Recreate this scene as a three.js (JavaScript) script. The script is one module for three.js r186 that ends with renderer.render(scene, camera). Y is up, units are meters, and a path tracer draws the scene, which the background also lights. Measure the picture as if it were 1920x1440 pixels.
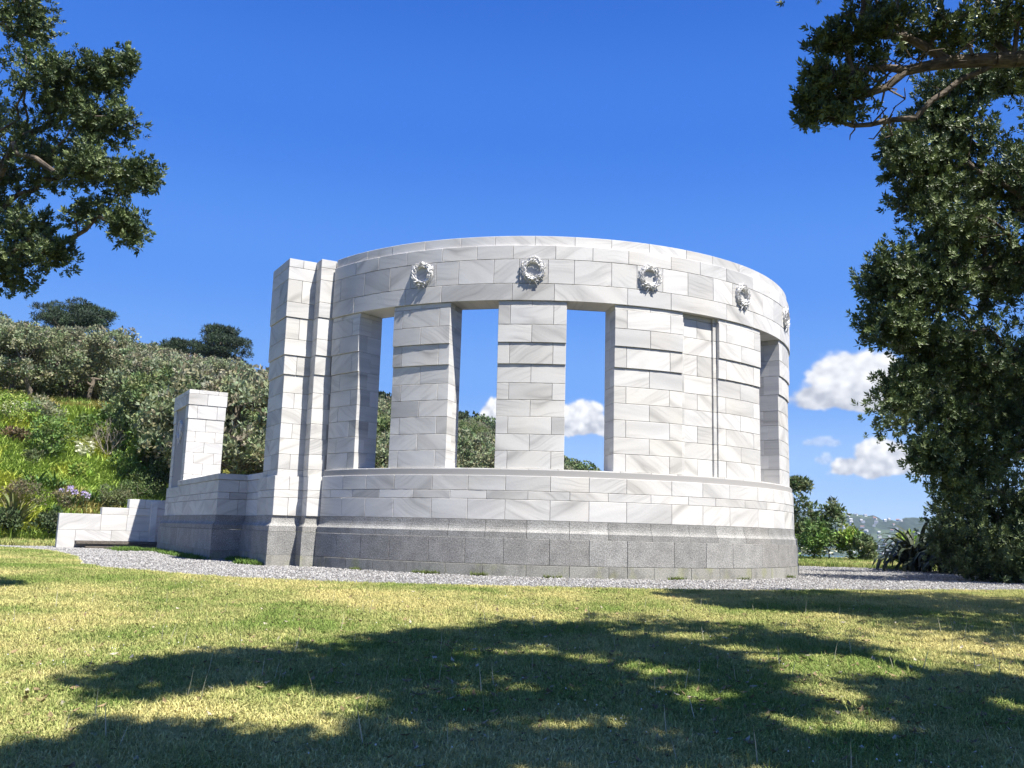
import * as THREE from 'three';
import { mergeGeometries } from 'three/addons/utils/BufferGeometryUtils.js';
import { ImprovedNoise } from 'three/addons/math/ImprovedNoise.js';

// ------------------------------------------------------------------ camera, sky, sun, exposure
const scene = new THREE.Scene();
const EYE = new THREE.Vector3(0, 1.0, 0), F = 1700;                 // F: focal length in photo pixels (1920 x 1440)
const camera = new THREE.PerspectiveCamera(2 * Math.atan(720 / F) * 180 / Math.PI, 4 / 3, 0.1, 9000);
camera.rotation.order = 'YXZ';
camera.position.copy(EYE);
camera.rotation.set(9.279 * Math.PI / 180, 1.714 * Math.PI / 180, 1.531 * Math.PI / 180);
camera.updateMatrixWorld(true);

const renderer = new THREE.WebGLRenderer({ antialias: true });
renderer.setSize(1024, 768);
renderer.toneMapping = THREE.LinearToneMapping;
renderer.toneMappingExposure = 2.1;
renderer.shadowMap.enabled = true;

const SUN_AZ = 50 * Math.PI / 180, SUN_EL = 60 * Math.PI / 180;     // azimuth: from +z (behind the camera) towards +x (right)
const SUN = new THREE.Vector3(Math.sin(SUN_AZ) * Math.cos(SUN_EL), Math.sin(SUN_EL), Math.cos(SUN_AZ) * Math.cos(SUN_EL));
const sun = new THREE.DirectionalLight(new THREE.Color().setRGB(1, 0.96, 0.90), 5);
sun.name = 'sun';
sun.position.copy(SUN).multiplyScalar(80).add(new THREE.Vector3(0, 0, -20));
sun.target.position.set(0, 0, -20);
sun.castShadow = true;
sun.shadow.mapSize.set(4096, 4096);
Object.assign(sun.shadow.camera, { left: -60, right: 60, top: 60, bottom: -60, near: 1, far: 220 });
scene.add(sun, sun.target);

// ------------------------------------------------------------------ helpers: random, noise, rays through the lens
function mulberry(a) { return () => { a |= 0; a = a + 0x6D2B79F5 | 0; let t = Math.imul(a ^ a >>> 15, 1 | a); t = t + Math.imul(t ^ t >>> 7, 61 | t) ^ t; return ((t ^ t >>> 14) >>> 0) / 4294967296; }; }
let R = mulberry(12345);
const rnd = (a, b) => a + (b - a) * R();
const clamp = (x, a = 0, b = 1) => Math.min(b, Math.max(a, x));
const smooth = (a, b, x) => { const t = clamp((x - a) / (b - a)); return t * t * (3 - 2 * t); };
const lerp = (a, b, t) => a + (b - a) * t;
const IN = new ImprovedNoise();
const noise = (x, y, z = 0) => IN.noise(x + 31.7, y + 17.3, z + 5.1);
function fbm(x, y, z = 0, o = 4) { let s = 0, a = 0.5, f = 1; for (let i = 0; i < o; i++) { s += a * noise(x * f, y * f, z + i * 7.7); a *= 0.5; f *= 2.03; } return s; }
const V = (x, y, z) => new THREE.Vector3(x, y, z);
function rayDir(px, py) { return V((px - 960) / F, -(py - 720) / F, -1).applyQuaternion(camera.quaternion).normalize(); }
function at(px, py, depth) { const d = rayDir(px, py); return EYE.clone().addScaledVector(d, depth / -d.z); }  // point seen there at that distance ahead

// ------------------------------------------------------------------ sky: clear air with fair-weather clouds low round the horizon
const AIR = [[-90, 0.2219, 0.2958, 0.4068], [-2, 0.2515, 0.3476, 0.4881], [0, 0.2441, 0.3439, 0.4955], [4, 0.1738, 0.2847, 0.4844], [9, 0.0928, 0.2034, 0.4604], [16, 0.0535, 0.1535, 0.4390], [25, 0.0286, 0.1071, 0.3855], [35, 0.0178, 0.0771, 0.3212], [60, 0.0121, 0.0571, 0.2570], [90, 0.0107, 0.0514, 0.2356]];
function air(el) {
  let i = 1; while (i < AIR.length - 1 && AIR[i][0] < el) i++;
  const a = AIR[i - 1], b = AIR[i], t = smooth(0, 1, clamp((el - a[0]) / (b[0] - a[0])));
  return [1, 2, 3].map((k) => lerp(a[k], b[k], t));
}
{
  const W = 4096, H = 2048, d = new Float32Array(W * H * 4);
  const sunEl = 60, sunDir = SUN;
  for (let j = 0; j < H; j++) {
    const el = ((j + 0.5) / H - 0.5) * 180, c = air(el), ce = Math.cos(el * Math.PI / 180), se = Math.sin(el * Math.PI / 180);
    for (let i = 0; i < W; i++) {
      const az = ((i + 0.5) / W - 0.5) * 2 * Math.PI, x = ce * Math.cos(az), z = ce * Math.sin(az);
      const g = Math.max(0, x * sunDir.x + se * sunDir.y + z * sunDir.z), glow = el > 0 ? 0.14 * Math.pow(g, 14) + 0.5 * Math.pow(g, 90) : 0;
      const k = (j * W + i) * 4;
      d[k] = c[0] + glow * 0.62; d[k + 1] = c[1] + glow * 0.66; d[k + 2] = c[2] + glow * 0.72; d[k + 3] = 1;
    }
  }
  // a cloud: [azimuth to the right of straight ahead, base elevation, width, height] in degrees, seed
  const deg = (px, py) => { const r = rayDir(px, py); return [Math.atan2(r.x, -r.z) * 180 / Math.PI, Math.asin(r.y) * 180 / Math.PI]; };
  const clouds = [];
  const fromPx = (x0, x1, yTop, yBase, s) => { const a = deg(x0, yBase), b = deg(x1, yBase), t = deg((x0 + x1) / 2, yTop); clouds.push([(a[0] + b[0]) / 2, (a[1] + b[1]) / 2, (b[0] - a[0]) * 1.2, t[1] - (a[1] + b[1]) / 2, s]); };
  fromPx(1482, 1730, 640, 772, 1); fromPx(1568, 1716, 806, 897, 2); fromPx(1040, 1150, 742, 818, 3); fromPx(890, 975, 736, 812, 4); fromPx(1515, 1570, 815, 836, 5); fromPx(1535, 1562, 845, 870, 6);
  const Rc = mulberry(77);
  for (let a = 38; a < 322; a += 9 + Rc() * 9) clouds.push([a, 3 + Rc() * 6, 3 + Rc() * 6, 1.5 + Rc() * 2.6, 20 + a]);
  for (const [a0, e0, w, h, s] of clouds) {
    const faint = s === 5 || s === 6 ? 0.35 : 1;
    const j0 = Math.floor(((e0 - h * 0.5) / 180 + 0.5) * H), j1 = Math.ceil(((e0 + h * 1.5) / 180 + 0.5) * H);
    // lobes: two or three heaps on a flat base
    const Rl = mulberry(s * 991 + 3), lobes = [[-0.12 + 0.24 * Rl(), 0.5, 0.36, 0.42], [0, 0.16, 0.47, 0.3]];
    for (let q = 0; q < 6; q++) { const x = (Rl() - 0.5) * 0.78; lobes.push([x, 0.18 + Rl() * 0.3 * (1 - Math.abs(x)), 0.14 + Rl() * 0.12, 0.2 + Rl() * 0.16]); }
    for (let j = j0; j <= j1; j++) for (let aa = a0 - w * 0.75; aa <= a0 + w * 0.75; aa += 360 / W) {
      const el = ((j + 0.5) / H - 0.5) * 180, X = (aa - a0) / w, Y = (el - e0) / h;
      const n1 = fbm(X * 3.0 + s * 3.1, Y * 2.0 + s, s, 4), n2 = fbm(X * 8 + s, Y * 5, s + 4, 4);
      let dens = -1;
      for (const [lx, ly, rx, ry] of lobes) dens = Math.max(dens, 1 - Math.hypot((X - lx) / rx, (Y - ly) / ry));
      dens += n1 * 0.36 + n2 * 0.36;
      dens -= 1.2 * smooth(0.12, -0.16, Y + n1 * 0.25);
      const al = smooth(0.0, 0.22, dens) * faint;
      if (al <= 0.003) continue;
      const body = clamp(0.22 + 0.75 * Y + 1.3 * n2 + 0.6 * n1 + 0.15 * X, 0, 1), lum = lerp(0.28, 0.52, body);
      const col = [lum * lerp(.90, .99, body), lum * lerp(.96, 1, body), lum * lerp(1.12, 1.02, body)];
      const az = (aa - 90) * Math.PI / 180, i = ((Math.floor((az / (2 * Math.PI) + 0.5) * W) % W) + W) % W, k = (j * W + i) * 4;   // straight ahead is -z: atan2(-1, 0)
      for (let q = 0; q < 3; q++) d[k + q] = lerp(d[k + q], col[q], al);
    }
  }
  const sky = new THREE.DataTexture(d, W, H, THREE.RGBAFormat, THREE.FloatType);
  sky.mapping = THREE.EquirectangularReflectionMapping; sky.magFilter = sky.minFilter = THREE.LinearFilter; sky.needsUpdate = true;
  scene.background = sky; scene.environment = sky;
}

// ------------------------------------------------------------------ textures and materials
function texture(W, H, fn, srgb = true) {       // fn(x, y) -> [r, g, b] in 0..1 (sRGB values if srgb)
  const a = new Uint8Array(W * H * 4);
  for (let j = 0; j < H; j++) for (let i = 0; i < W; i++) { const c = fn(i / W, j / H), k = (j * W + i) * 4; a[k] = clamp(c[0]) * 255; a[k + 1] = clamp(c[1]) * 255; a[k + 2] = clamp(c[2]) * 255; a[k + 3] = 255; }
  const t = new THREE.DataTexture(a, W, H); t.wrapS = t.wrapT = THREE.RepeatWrapping; t.magFilter = THREE.LinearFilter; t.minFilter = THREE.LinearMipmapLinearFilter; t.generateMipmaps = true;
  if (srgb) t.colorSpace = THREE.SRGBColorSpace; t.needsUpdate = true; return t;
}
const lin = (r, g, b) => new THREE.Color().setRGB(r, g, b);
function std(color, roughness = 0.9, extra = {}) { return new THREE.MeshStandardMaterial({ color, roughness, ...extra }); }

// veined marble, 4 m across
function marbleMap(seed, dirX, dirY, strength) {
  return texture(1024, 1024, (u, v) => {
    const x = u * 4, y = v * 4, wx = fbm(x * 0.7, y * 0.7, seed, 3), wy = fbm(x * 0.5 + 9, y * 0.5, seed + 3, 3);
    const q = x * dirX + y * dirY + wx * 0.28, p = -x * dirY + y * dirX;
    const band = fbm(q * 2.6, p * 0.22 + wy * 0.4, seed + 8, 4), where = fbm(x * 0.7, y * 0.7, seed + 6, 2);
    const vein = Math.pow(clamp(1 - Math.abs(noise(q * 2.1, p * 0.16 + wy * 0.3, seed + 1)) * 3.6), 4) * clamp(0.4 + 1.7 * where);
    const fine = Math.pow(clamp(1 - Math.abs(noise(q * 7.5, p * 0.45 + wy * 0.5, seed + 2)) * 3), 3) * clamp(0.25 + 1.8 * fbm(x * 1.1, y * 1.1, seed + 12, 2));
    const speck = (noise(x * 60, y * 60, seed) * 0.5 + noise(x * 23, y * 23, seed)) * 0.012;
    const dark = strength * (0.17 * vein + 0.13 * fine + 0.14 * clamp(band * 1.6 + 0.1)), b = 0.95 - dark + speck, w = clamp(where + 0.25) * 0.03;
    return [b + w * 0.5, b - 0.004, b - 0.014 - w + dark * 0.03];
  });
}
const marbleMaps = [marbleMap(2, 0.55, 0.83, 0.9), marbleMap(11, -0.4, 0.92, 1.0), marbleMap(23, 0.12, 0.99, 0.8)];
const marbleBump = texture(256, 256, (u, v) => { const b = 0.5 + 0.3 * noise(u * 90, v * 90, 1) + 0.2 * noise(u * 37, v * 37, 2); return [b, b, b]; }, false);
const marbleTints = [[.71, .705, .69], [.67, .665, .652], [.625, .622, .61], [.545, .542, .532], [.69, .682, .66], [.585, .582, .572]];
const marbleMats = [];
for (const m of marbleMaps) for (const t of marbleTints) marbleMats.push(std(lin(...t), 0.62, { map: m, bumpMap: marbleBump, bumpScale: 0.002 }));
const marbleCore = std(lin(.34, .33, .315), 0.9);
const marblePlain = std(lin(.69, .68, .66), 0.6, { map: marbleMaps[2], bumpMap: marbleBump, bumpScale: 0.002 });
const wreathStone = std(lin(.66, .65, .63), 0.65);
function pickMarble() { const r = R(), t = r < .3 ? 0 : r < .55 ? 1 : r < .74 ? 2 : r < .8 ? 3 : r < .94 ? 4 : 5; return marbleMats[Math.floor(R() * 3) * marbleTints.length + t]; }

function hash2(i, j) { let h = Math.imul(i, 374761393) ^ Math.imul(j, 668265263); h = Math.imul(h ^ h >>> 13, 1274126177); return ((h ^ h >>> 16) >>> 0) / 4294967296; }
const graniteMap = texture(1024, 1024, (u, v) => {   // 2 m across
  const i = Math.floor(u * 1024), j = Math.floor(v * 1024);
  const g1 = noise(u * 130, v * 130, 3), g2 = noise(u * 70, v * 70, 9), h = hash2(i >> 2, j >> 2), big = fbm(u * 6, v * 6, 40, 3);
  let b = 0.66 + g1 * 0.16 + g2 * 0.12 + (h - 0.5) * 0.10 + big * 0.12;
  if (noise(u * 110 + 40, v * 110, 5) > 0.34) b -= 0.2;
  return [b, b, b * 0.985];
});
const graniteMats = [[.68, .665, .64], [.60, .59, .57], [.74, .725, .70], [.65, .63, .60]].map((c) => std(lin(...c), 0.8, { map: graniteMap, bumpMap: graniteMap, bumpScale: 0.003 }));
// the lowest course carries lichen and damp stains with ragged outlines
const stainMap = texture(1024, 1024, (u, v) => {
  const g1 = noise(u * 130, v * 130, 3), g2 = noise(u * 70, v * 70, 9), s = smooth(-0.1, 0.4, fbm(u * 7, v * 4, 55, 6)), y = smooth(0.0, 0.4, fbm(u * 5 + 9, v * 4, 61, 6));
  const b = 0.68 + g1 * 0.14 + g2 * 0.1 - s * 0.10; return [b * (1 - 0.02 * y), b * (1 - 0.01 * y), b * (0.97 - 0.12 * y)];
});
const graniteLowMats = [[.70, .685, .64], [.64, .625, .585]].map((c) => std(lin(...c), 0.85, { map: stainMap, bumpMap: graniteMap, bumpScale: 0.003 }));
const pickGranite = () => graniteMats[Math.floor(R() * 4)], pickLow = () => graniteLowMats[Math.floor(R() * 2)];
const graniteCore = std(lin(.24, .24, .235), 0.95);

// ------------------------------------------------------------------ naming
const taken = {};
function numbered(n) { const k = taken[n] = (taken[n] ?? -1) + 1; return k ? `${n}_${String(k).padStart(3, '0')}` : n; }
function tag(o, label, category, group, kind) { o.userData.label = label; o.userData.category = category; if (group) o.userData.group = group; if (kind) o.userData.kind = kind; return o; }
function structure(o, name, label, category) { o.name = numbered(name); o.userData.kind = 'structure'; if (label) { o.userData.label = label; o.userData.category = category; } scene.add(o); return o; }
function thing(name, label, category, group) { const g = new THREE.Group(); g.name = numbered(name); tag(g, label, category, group); scene.add(g); return g; }
function part(name, geometry, material, parent) { const m = new THREE.Mesh(geometry, material); m.name = name; m.castShadow = m.receiveShadow = true; parent.add(m); return m; }
function geo(pos, nor, uv, col) {
  const g = new THREE.BufferGeometry(); g.setAttribute('position', new THREE.Float32BufferAttribute(pos, 3));
  if (uv) g.setAttribute('uv', new THREE.Float32BufferAttribute(uv, 2));
  if (col) g.setAttribute('color', new THREE.Float32BufferAttribute(col, 3));
  if (nor) g.setAttribute('normal', new THREE.Float32BufferAttribute(nor, 3)); else g.computeVertexNormals();
  return g;
}

// ------------------------------------------------------------------ terrain
const DZ = -28.491;                                                  // the drum's centre is (0, 0, DZ)
const SEA = -26;
const hillF = (x, z) => -0.75 * x - 0.66 * z - 41.8 + 2.2 * fbm(x * 0.05, z * 0.05, 3, 3);
function hillAt(x, z) {
  const f = hillF(x, z);
  if (f <= 0) return 0;
  let h = f < 18 ? 0.45 * f : 8.1 + 5.5 * (1 - Math.exp(-(f - 18) / 45)) + (f - 18) * 0.025;
  h *= smooth(0, 4, f) * 0.2 + 0.8;
  return h * smooth(15, -7, x + (z > -90 ? -6 : 0) * smooth(-120, -90, z)) + 0.6 * fbm(x * 0.12, z * 0.12, 8, 3) * smooth(0, 8, f);
}
function groundY(x, z) {
  let y = -0.6 * smooth(-19, 1, z) * 1.0;
  y += hillAt(x, z);
  const right = smooth(-2, 12, x + 0.12 * (z + 48));
  y -= 32 * smooth(-49, -95, z) * right * smooth(13, 2, hillAt(x, z));
  y -= 34 * smooth(45, 120, x);
  y -= 60 * smooth(-330, -420, z);
  return y + 0.02 * fbm(x * 0.5, z * 0.5, 1, 2);
}
function hit(px, py, from = 3) {                                       // where that line of sight meets the ground
  const d = rayDir(px, py); let t = from;
  for (let i = 0; i < 4000; i++) { const p = EYE.clone().addScaledVector(d, t); if (p.y <= groundY(p.x, p.z)) { p.y = groundY(p.x, p.z); return p; } t += 0.02 + t * 0.002; }
  return EYE.clone().addScaledVector(d, t);
}
// lawn edge and far edge of the gravel, as z over x
const nearEdge = [[-40, -46], [-20, -33], [-18.7, -31.8], [-15.7, -29.5], [-12.6, -25], [-10.6, -21.3], [-9.3, -19.8], [-7.6, -18.55], [-6.1, -17.6], [-4.4, -17.2], [-2.5, -17.1], [-0.4, -17.27], [2.5, -17.5], [5.3, -18.5], [10.6, -20.9], [16, -23.2], [30, -28]];
const farEdge = [[-40, -47], [-22, -34.6], [-19, -33.6], [-17, -37], [-13, -48], [0, -46], [8, -41], [10.1, -35.7], [13, -35.1], [13.6, -34], [15.4, -33], [16.5, -29.5], [20, -27.5], [30, -29]];
function edge(list, x) { for (let i = 1; i < list.length; i++) if (x <= list[i][0]) { const [a, b] = [list[i - 1], list[i]]; return lerp(a[1], b[1], clamp((x - a[0]) / (b[0] - a[0]))); } return list[list.length - 1][1]; }
const wob = (x, z) => 0.16 * noise(x * 1.3, z * 1.3, 2) + 0.1 * noise(x * 4, z * 4, 6);
const onGravel = (x, z) => z < edge(nearEdge, x) + wob(x, z) && z > edge(farEdge, x) + wob(x, z);

const lawnMap = texture(1024, 1024, (u, v) => {     // 4 m across: thatch, soil and short grass
  const x = u * 4, y = v * 4, a = fbm(x * 2.2, y * 2.2, 3, 4), b = noise(x * 55, y * 55, 1) * 0.5 + noise(x * 110, y * 24, 7) * 0.5, c = fbm(x * 9, y * 9, 8, 3);
  const k = clamp(0.5 + a * 0.9 + c * 0.5), l = 0.80 + b * 0.24 + c * 0.2;
  return [l * lerp(0.62, 0.80, k), l * lerp(0.63, 0.73, k), l * lerp(0.33, 0.46, k)];
});
{
  // one sheet; rows and columns close together near the camera
  const xs = [], zs = []; for (let x = -340; x <= 170;) { xs.push(x); x += Math.abs(x) < 30 ? 0.75 : Math.abs(x) < 90 ? 2 : 6; }
  for (let z = -440; z <= 60;) { zs.push(z); z += z > -60 ? 0.75 : z > -130 ? 2 : 6; }
  const pos = [], uv = [], col = [], idx = [];
  for (const z of zs) for (const x of xs) {
    pos.push(x, groundY(x, z), z); uv.push(x / 4, -z / 4);
    const hl = smooth(0.1, 1.2, hillAt(x, z)), n = fbm(x * 0.2, z * 0.2, 5, 3), dry = clamp(0.55 + 1.1 * n);
    const lawn = [lerp(.20, .34, dry), lerp(.25, .31, dry), lerp(.15, .19, dry)], hillc = [lerp(.20, .44, dry), lerp(.30, .46, dry), lerp(.13, .20, dry)];
    const sc = [0, 1, 2].map((k) => lerp(lawn[k], hillc[k], hl)); col.push(...sc);
  }
  const n = xs.length;
  for (let j = 0; j < zs.length - 1; j++) for (let i = 0; i < n - 1; i++) { const a = j * n + i; idx.push(a, a + n, a + 1, a + 1, a + n, a + n + 1); }
  const g = geo(pos, new Array(pos.length).fill(0), uv, col); g.setIndex(idx); g.computeVertexNormals();
  const m = new THREE.Mesh(g, std(lin(1, 1, 1), 0.95, { map: lawnMap, vertexColors: true, bumpMap: lawnMap, bumpScale: 0.02 })); m.receiveShadow = true; m.castShadow = true;
  structure(m, 'ground', 'sunlit headland of mown lawn rising into a green hillside', 'ground');
}
const gravelMap = texture(1024, 1024, (u, v) => {     // 2.5 m across
  const x = u * 2.5, y = v * 2.5; let best = 9, id = 0; const s = 34, cx = Math.floor(x * s), cy = Math.floor(y * s);
  for (let j = -1; j <= 1; j++) for (let i = -1; i <= 1; i++) { const wx = ((cx + i) % 85 + 85) % 85, wy = ((cy + j) % 85 + 85) % 85, h1 = hash2(wx, wy), h2 = hash2(wx + 500, wy), dd = Math.hypot(x * s - (cx + i + h1), y * s - (cy + j + h2)); if (dd < best) { best = dd; id = hash2(wx + 90, wy + 7); } }
  const b = (0.60 + 0.32 * id) * (best > 0.62 ? 0.72 : 1) + 0.05 * noise(x * 3, y * 3, 2); return [b, b * 0.985, b * 0.965];
});
{
  const pos = [], uv = [], idx = []; let rows = 0; const cols = 25;
  for (let x = -22; x <= 29; x += 0.4, rows++) { const z0 = edge(farEdge, x), z1 = Math.max(z0 + 0.05, edge(nearEdge, x)); for (let j = 0; j < cols; j++) { let z = lerp(z0, z1, j / (cols - 1)); if (j === 0 || j === cols - 1) z += wob(x, z) * (j ? 1 : 0.6); pos.push(x, groundY(x, z) + 0.012, z); uv.push(x / 2.5, z / 2.5); } }
  for (let i = 0; i < rows - 1; i++) for (let j = 0; j < cols - 1; j++) { const a = i * cols + j; idx.push(a, a + 1, a + cols, a + cols, a + 1, a + cols + 1); }
  const g = geo(pos, new Array(pos.length).fill(0), uv); g.setIndex(idx); g.computeVertexNormals();
  const m = new THREE.Mesh(g, std(lin(.31, .30, .285), 0.95, { map: gravelMap, bumpMap: gravelMap, bumpScale: 0.02 })); m.receiveShadow = true;
  structure(m, 'gravel_path', 'pale grey gravel path circling the marble memorial', 'path');
}
{
  const waveBump = texture(512, 512, (u, v) => { const b = 0.5 + 0.4 * fbm(u * 24, v * 24, 2, 4); return [b, b, b]; }, false); waveBump.repeat.set(400, 400);
  const g = new THREE.PlaneGeometry(16000, 16000); g.rotateX(-Math.PI / 2);
  const m = new THREE.Mesh(g, std(lin(.03, .10, .16), 0.25, { bumpMap: waveBump, bumpScale: 0.4 })); m.position.y = SEA; m.receiveShadow = true;
  structure(m, 'water', 'blue harbour water below the headland', 'water');
}
console.log('ground');

// ------------------------------------------------------------------ masonry builders (coordinates relative to the drum's centre)
const RAD = Math.PI / 180;
const drumMap = (s, y, d) => [d * Math.sin(s * RAD), y, d * Math.cos(s * RAD)];
function faceList() {
  const pos = [], nor = [], uv = [];
  const tri = (p, n, t) => { if (dot(cross(sub(p[1], p[0]), sub(p[2], p[0])), n[0]) < 0) { p = [p[0], p[2], p[1]]; n = [n[0], n[2], n[1]]; t = [t[0], t[2], t[1]]; } for (let i = 0; i < 3; i++) { pos.push(...p[i]); nor.push(...n[i]); uv.push(...t[i]); } };
  const quad = (p, n, t) => { tri([p[0], p[1], p[2]], [n[0], n[1], n[2]], [t[0], t[1], t[2]]); tri([p[0], p[2], p[3]], [n[0], n[2], n[3]], [t[0], t[2], t[3]]); };
  return { pos, nor, uv, tri, quad, done: () => geo(pos, nor, uv) };
}
const sub = (a, b) => [a[0] - b[0], a[1] - b[1], a[2] - b[2]];
const cross = (a, b) => [a[1] * b[2] - a[2] * b[1], a[2] * b[0] - a[0] * b[2], a[0] * b[1] - a[1] * b[0]];
const unit = (a) => { const l = Math.hypot(...a) || 1; return [a[0] / l, a[1] / l, a[2] / l]; };
const dot = (a, b) => a[0] * b[0] + a[1] * b[1] + a[2] * b[2];
function uvFrame(w, h, size = 4) { const ox = R() * Math.max(0, size - w), oy = R() * Math.max(0, size - h), fx = R() < .5; return (a, b) => [(ox + (fx ? w - a : a)) / size, (oy + b) / size]; }
// a wedge of the curved wall: angles s0..s1 in degrees, radii d0..d1, with chamfered front edges
function arcBlock(s0, s1, y0, y1, d0, d1, size = 4, gap = 0.004, c = 0.006) {
  const k = 1 / (d1 * RAD); s0 += gap * k; s1 -= gap * k; y0 += gap; y1 -= gap;
  const f = faceList(), seg = Math.max(1, Math.round((s1 - s0) / 2.6)), w = (s1 - s0) / k, h = y1 - y0, T = uvFrame(w, h, size);
  const ctr = drumMap((s0 + s1) / 2, (y0 + y1) / 2, (d0 + d1) / 2);
  const P = (i, lv, vy) => { // lv 0 back, 1 shoulder, 2 front
    const t = i / seg; let s = lerp(s0, s1, t), y = vy ? y1 : y0; if (lv === 2) { s = lerp(s0 + c * k, s1 - c * k, t); y = vy ? y1 - c : y0 + c; }
    return { p: drumMap(s, y, lv === 0 ? d0 : lv === 1 ? d1 - c : d1), r: drumMap(s, 0, 1), t: T((s - s0) / k, y - y0) };
  };
  const flat = (q) => { let n = unit(cross(sub(q[1].p, q[0].p), sub(q[2].p, q[0].p))); const m = q[0].p.map((_, i) => (q[0].p[i] + q[2].p[i]) / 2 - ctr[i]); if (dot(n, m) < 0) n = n.map((x) => -x); f.quad(q.map((x) => x.p), [n, n, n, n], q.map((x) => x.t)); };
  for (let i = 0; i < seg; i++) {
    const q = [P(i, 2, 0), P(i + 1, 2, 0), P(i + 1, 2, 1), P(i, 2, 1)]; f.quad(q.map((x) => x.p), q.map((x) => x.r), q.map((x) => x.t));
    for (const v of [0, 1]) { flat([P(i, 1, v), P(i + 1, 1, v), P(i + 1, 2, v), P(i, 2, v)]); flat([P(i, 0, v), P(i + 1, 0, v), P(i + 1, 1, v), P(i, 1, v)]); }
  }
  for (const i of [0, seg]) { flat([P(i, 1, 0), P(i, 2, 0), P(i, 2, 1), P(i, 1, 1)]); flat([P(i, 0, 0), P(i, 1, 0), P(i, 1, 1), P(i, 0, 1)]); }
  flat([P(0, 0, 0), P(seg, 0, 0), P(seg, 0, 1), P(0, 0, 1)]);
  return f.done();
}
// a curved course with a moulded front: profile [[radius, y] ...] from bottom to top
function arcMoulding(s0, s1, prof, dBack, size = 2, gap = 0.005) {
  const rm = prof[0][0], k = 1 / (rm * RAD); s0 += gap * k; s1 -= gap * k;
  const f = faceList(), seg = Math.max(2, Math.round((s1 - s0) / 2.2)), w = (s1 - s0) / k, T = uvFrame(w, 0.8, size);
  const len = [0]; for (let j = 1; j < prof.length; j++) len.push(len[j - 1] + Math.hypot(prof[j][0] - prof[j - 1][0], prof[j][1] - prof[j - 1][1]));
  for (let j = 0; j < prof.length - 1; j++) {
    const [r0, y0] = prof[j], [r1, y1] = prof[j + 1], nr = y1 - y0, ny = -(r1 - r0), l = Math.hypot(nr, ny);
    for (let i = 0; i < seg; i++) {
      const a = lerp(s0, s1, i / seg), b = lerp(s0, s1, (i + 1) / seg);
      const n = (s) => { const e = drumMap(s, 0, 1); return [e[0] * nr / l, ny / l, e[2] * nr / l]; };
      f.quad([drumMap(a, y0, r0), drumMap(b, y0, r0), drumMap(b, y1, r1), drumMap(a, y1, r1)], [n(a), n(b), n(b), n(a)], [T((a - s0) / k, len[j]), T((b - s0) / k, len[j]), T((b - s0) / k, len[j + 1]), T((a - s0) / k, len[j + 1])]);
    }
  }
  for (const [s, sg] of [[s0, -1], [s1, 1]]) { const e = drumMap(s, 0, 1), n = [e[2] * sg, 0, -e[0] * sg]; for (let j = 0; j < prof.length - 1; j++) { const [r0, y0] = prof[j], [r1, y1] = prof[j + 1]; f.quad([drumMap(s, y0, dBack), drumMap(s, y0, r0), drumMap(s, y1, r1), drumMap(s, y1, dBack)], [n, n, n, n], [T(0, 0), T(.1, 0), T(.1, .1), T(0, .1)]); } }
  for (const [[r, y], sg] of [[prof[0], -1], [prof[prof.length - 1], 1]]) for (let i = 0; i < seg; i++) { const a = lerp(s0, s1, i / seg), b = lerp(s0, s1, (i + 1) / seg), n = [0, sg, 0]; f.quad([drumMap(a, y, dBack), drumMap(b, y, dBack), drumMap(b, y, r), drumMap(a, y, r)], [n, n, n, n], [T(0, 0), T(.1, 0), T(.1, .1), T(0, .1)]); }
  return f.done();
}
// the memorial's own axes: A runs along its axis to the open front (away to the left), B to its left flank
const PSI = 31.7 * RAD, AX = [-Math.sin(PSI), -Math.cos(PSI)], BX = [-Math.cos(PSI), Math.sin(PSI)];
const uvMap = (u, v, y) => [u * AX[0] + v * BX[0], y, u * AX[1] + v * BX[1]];
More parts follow.
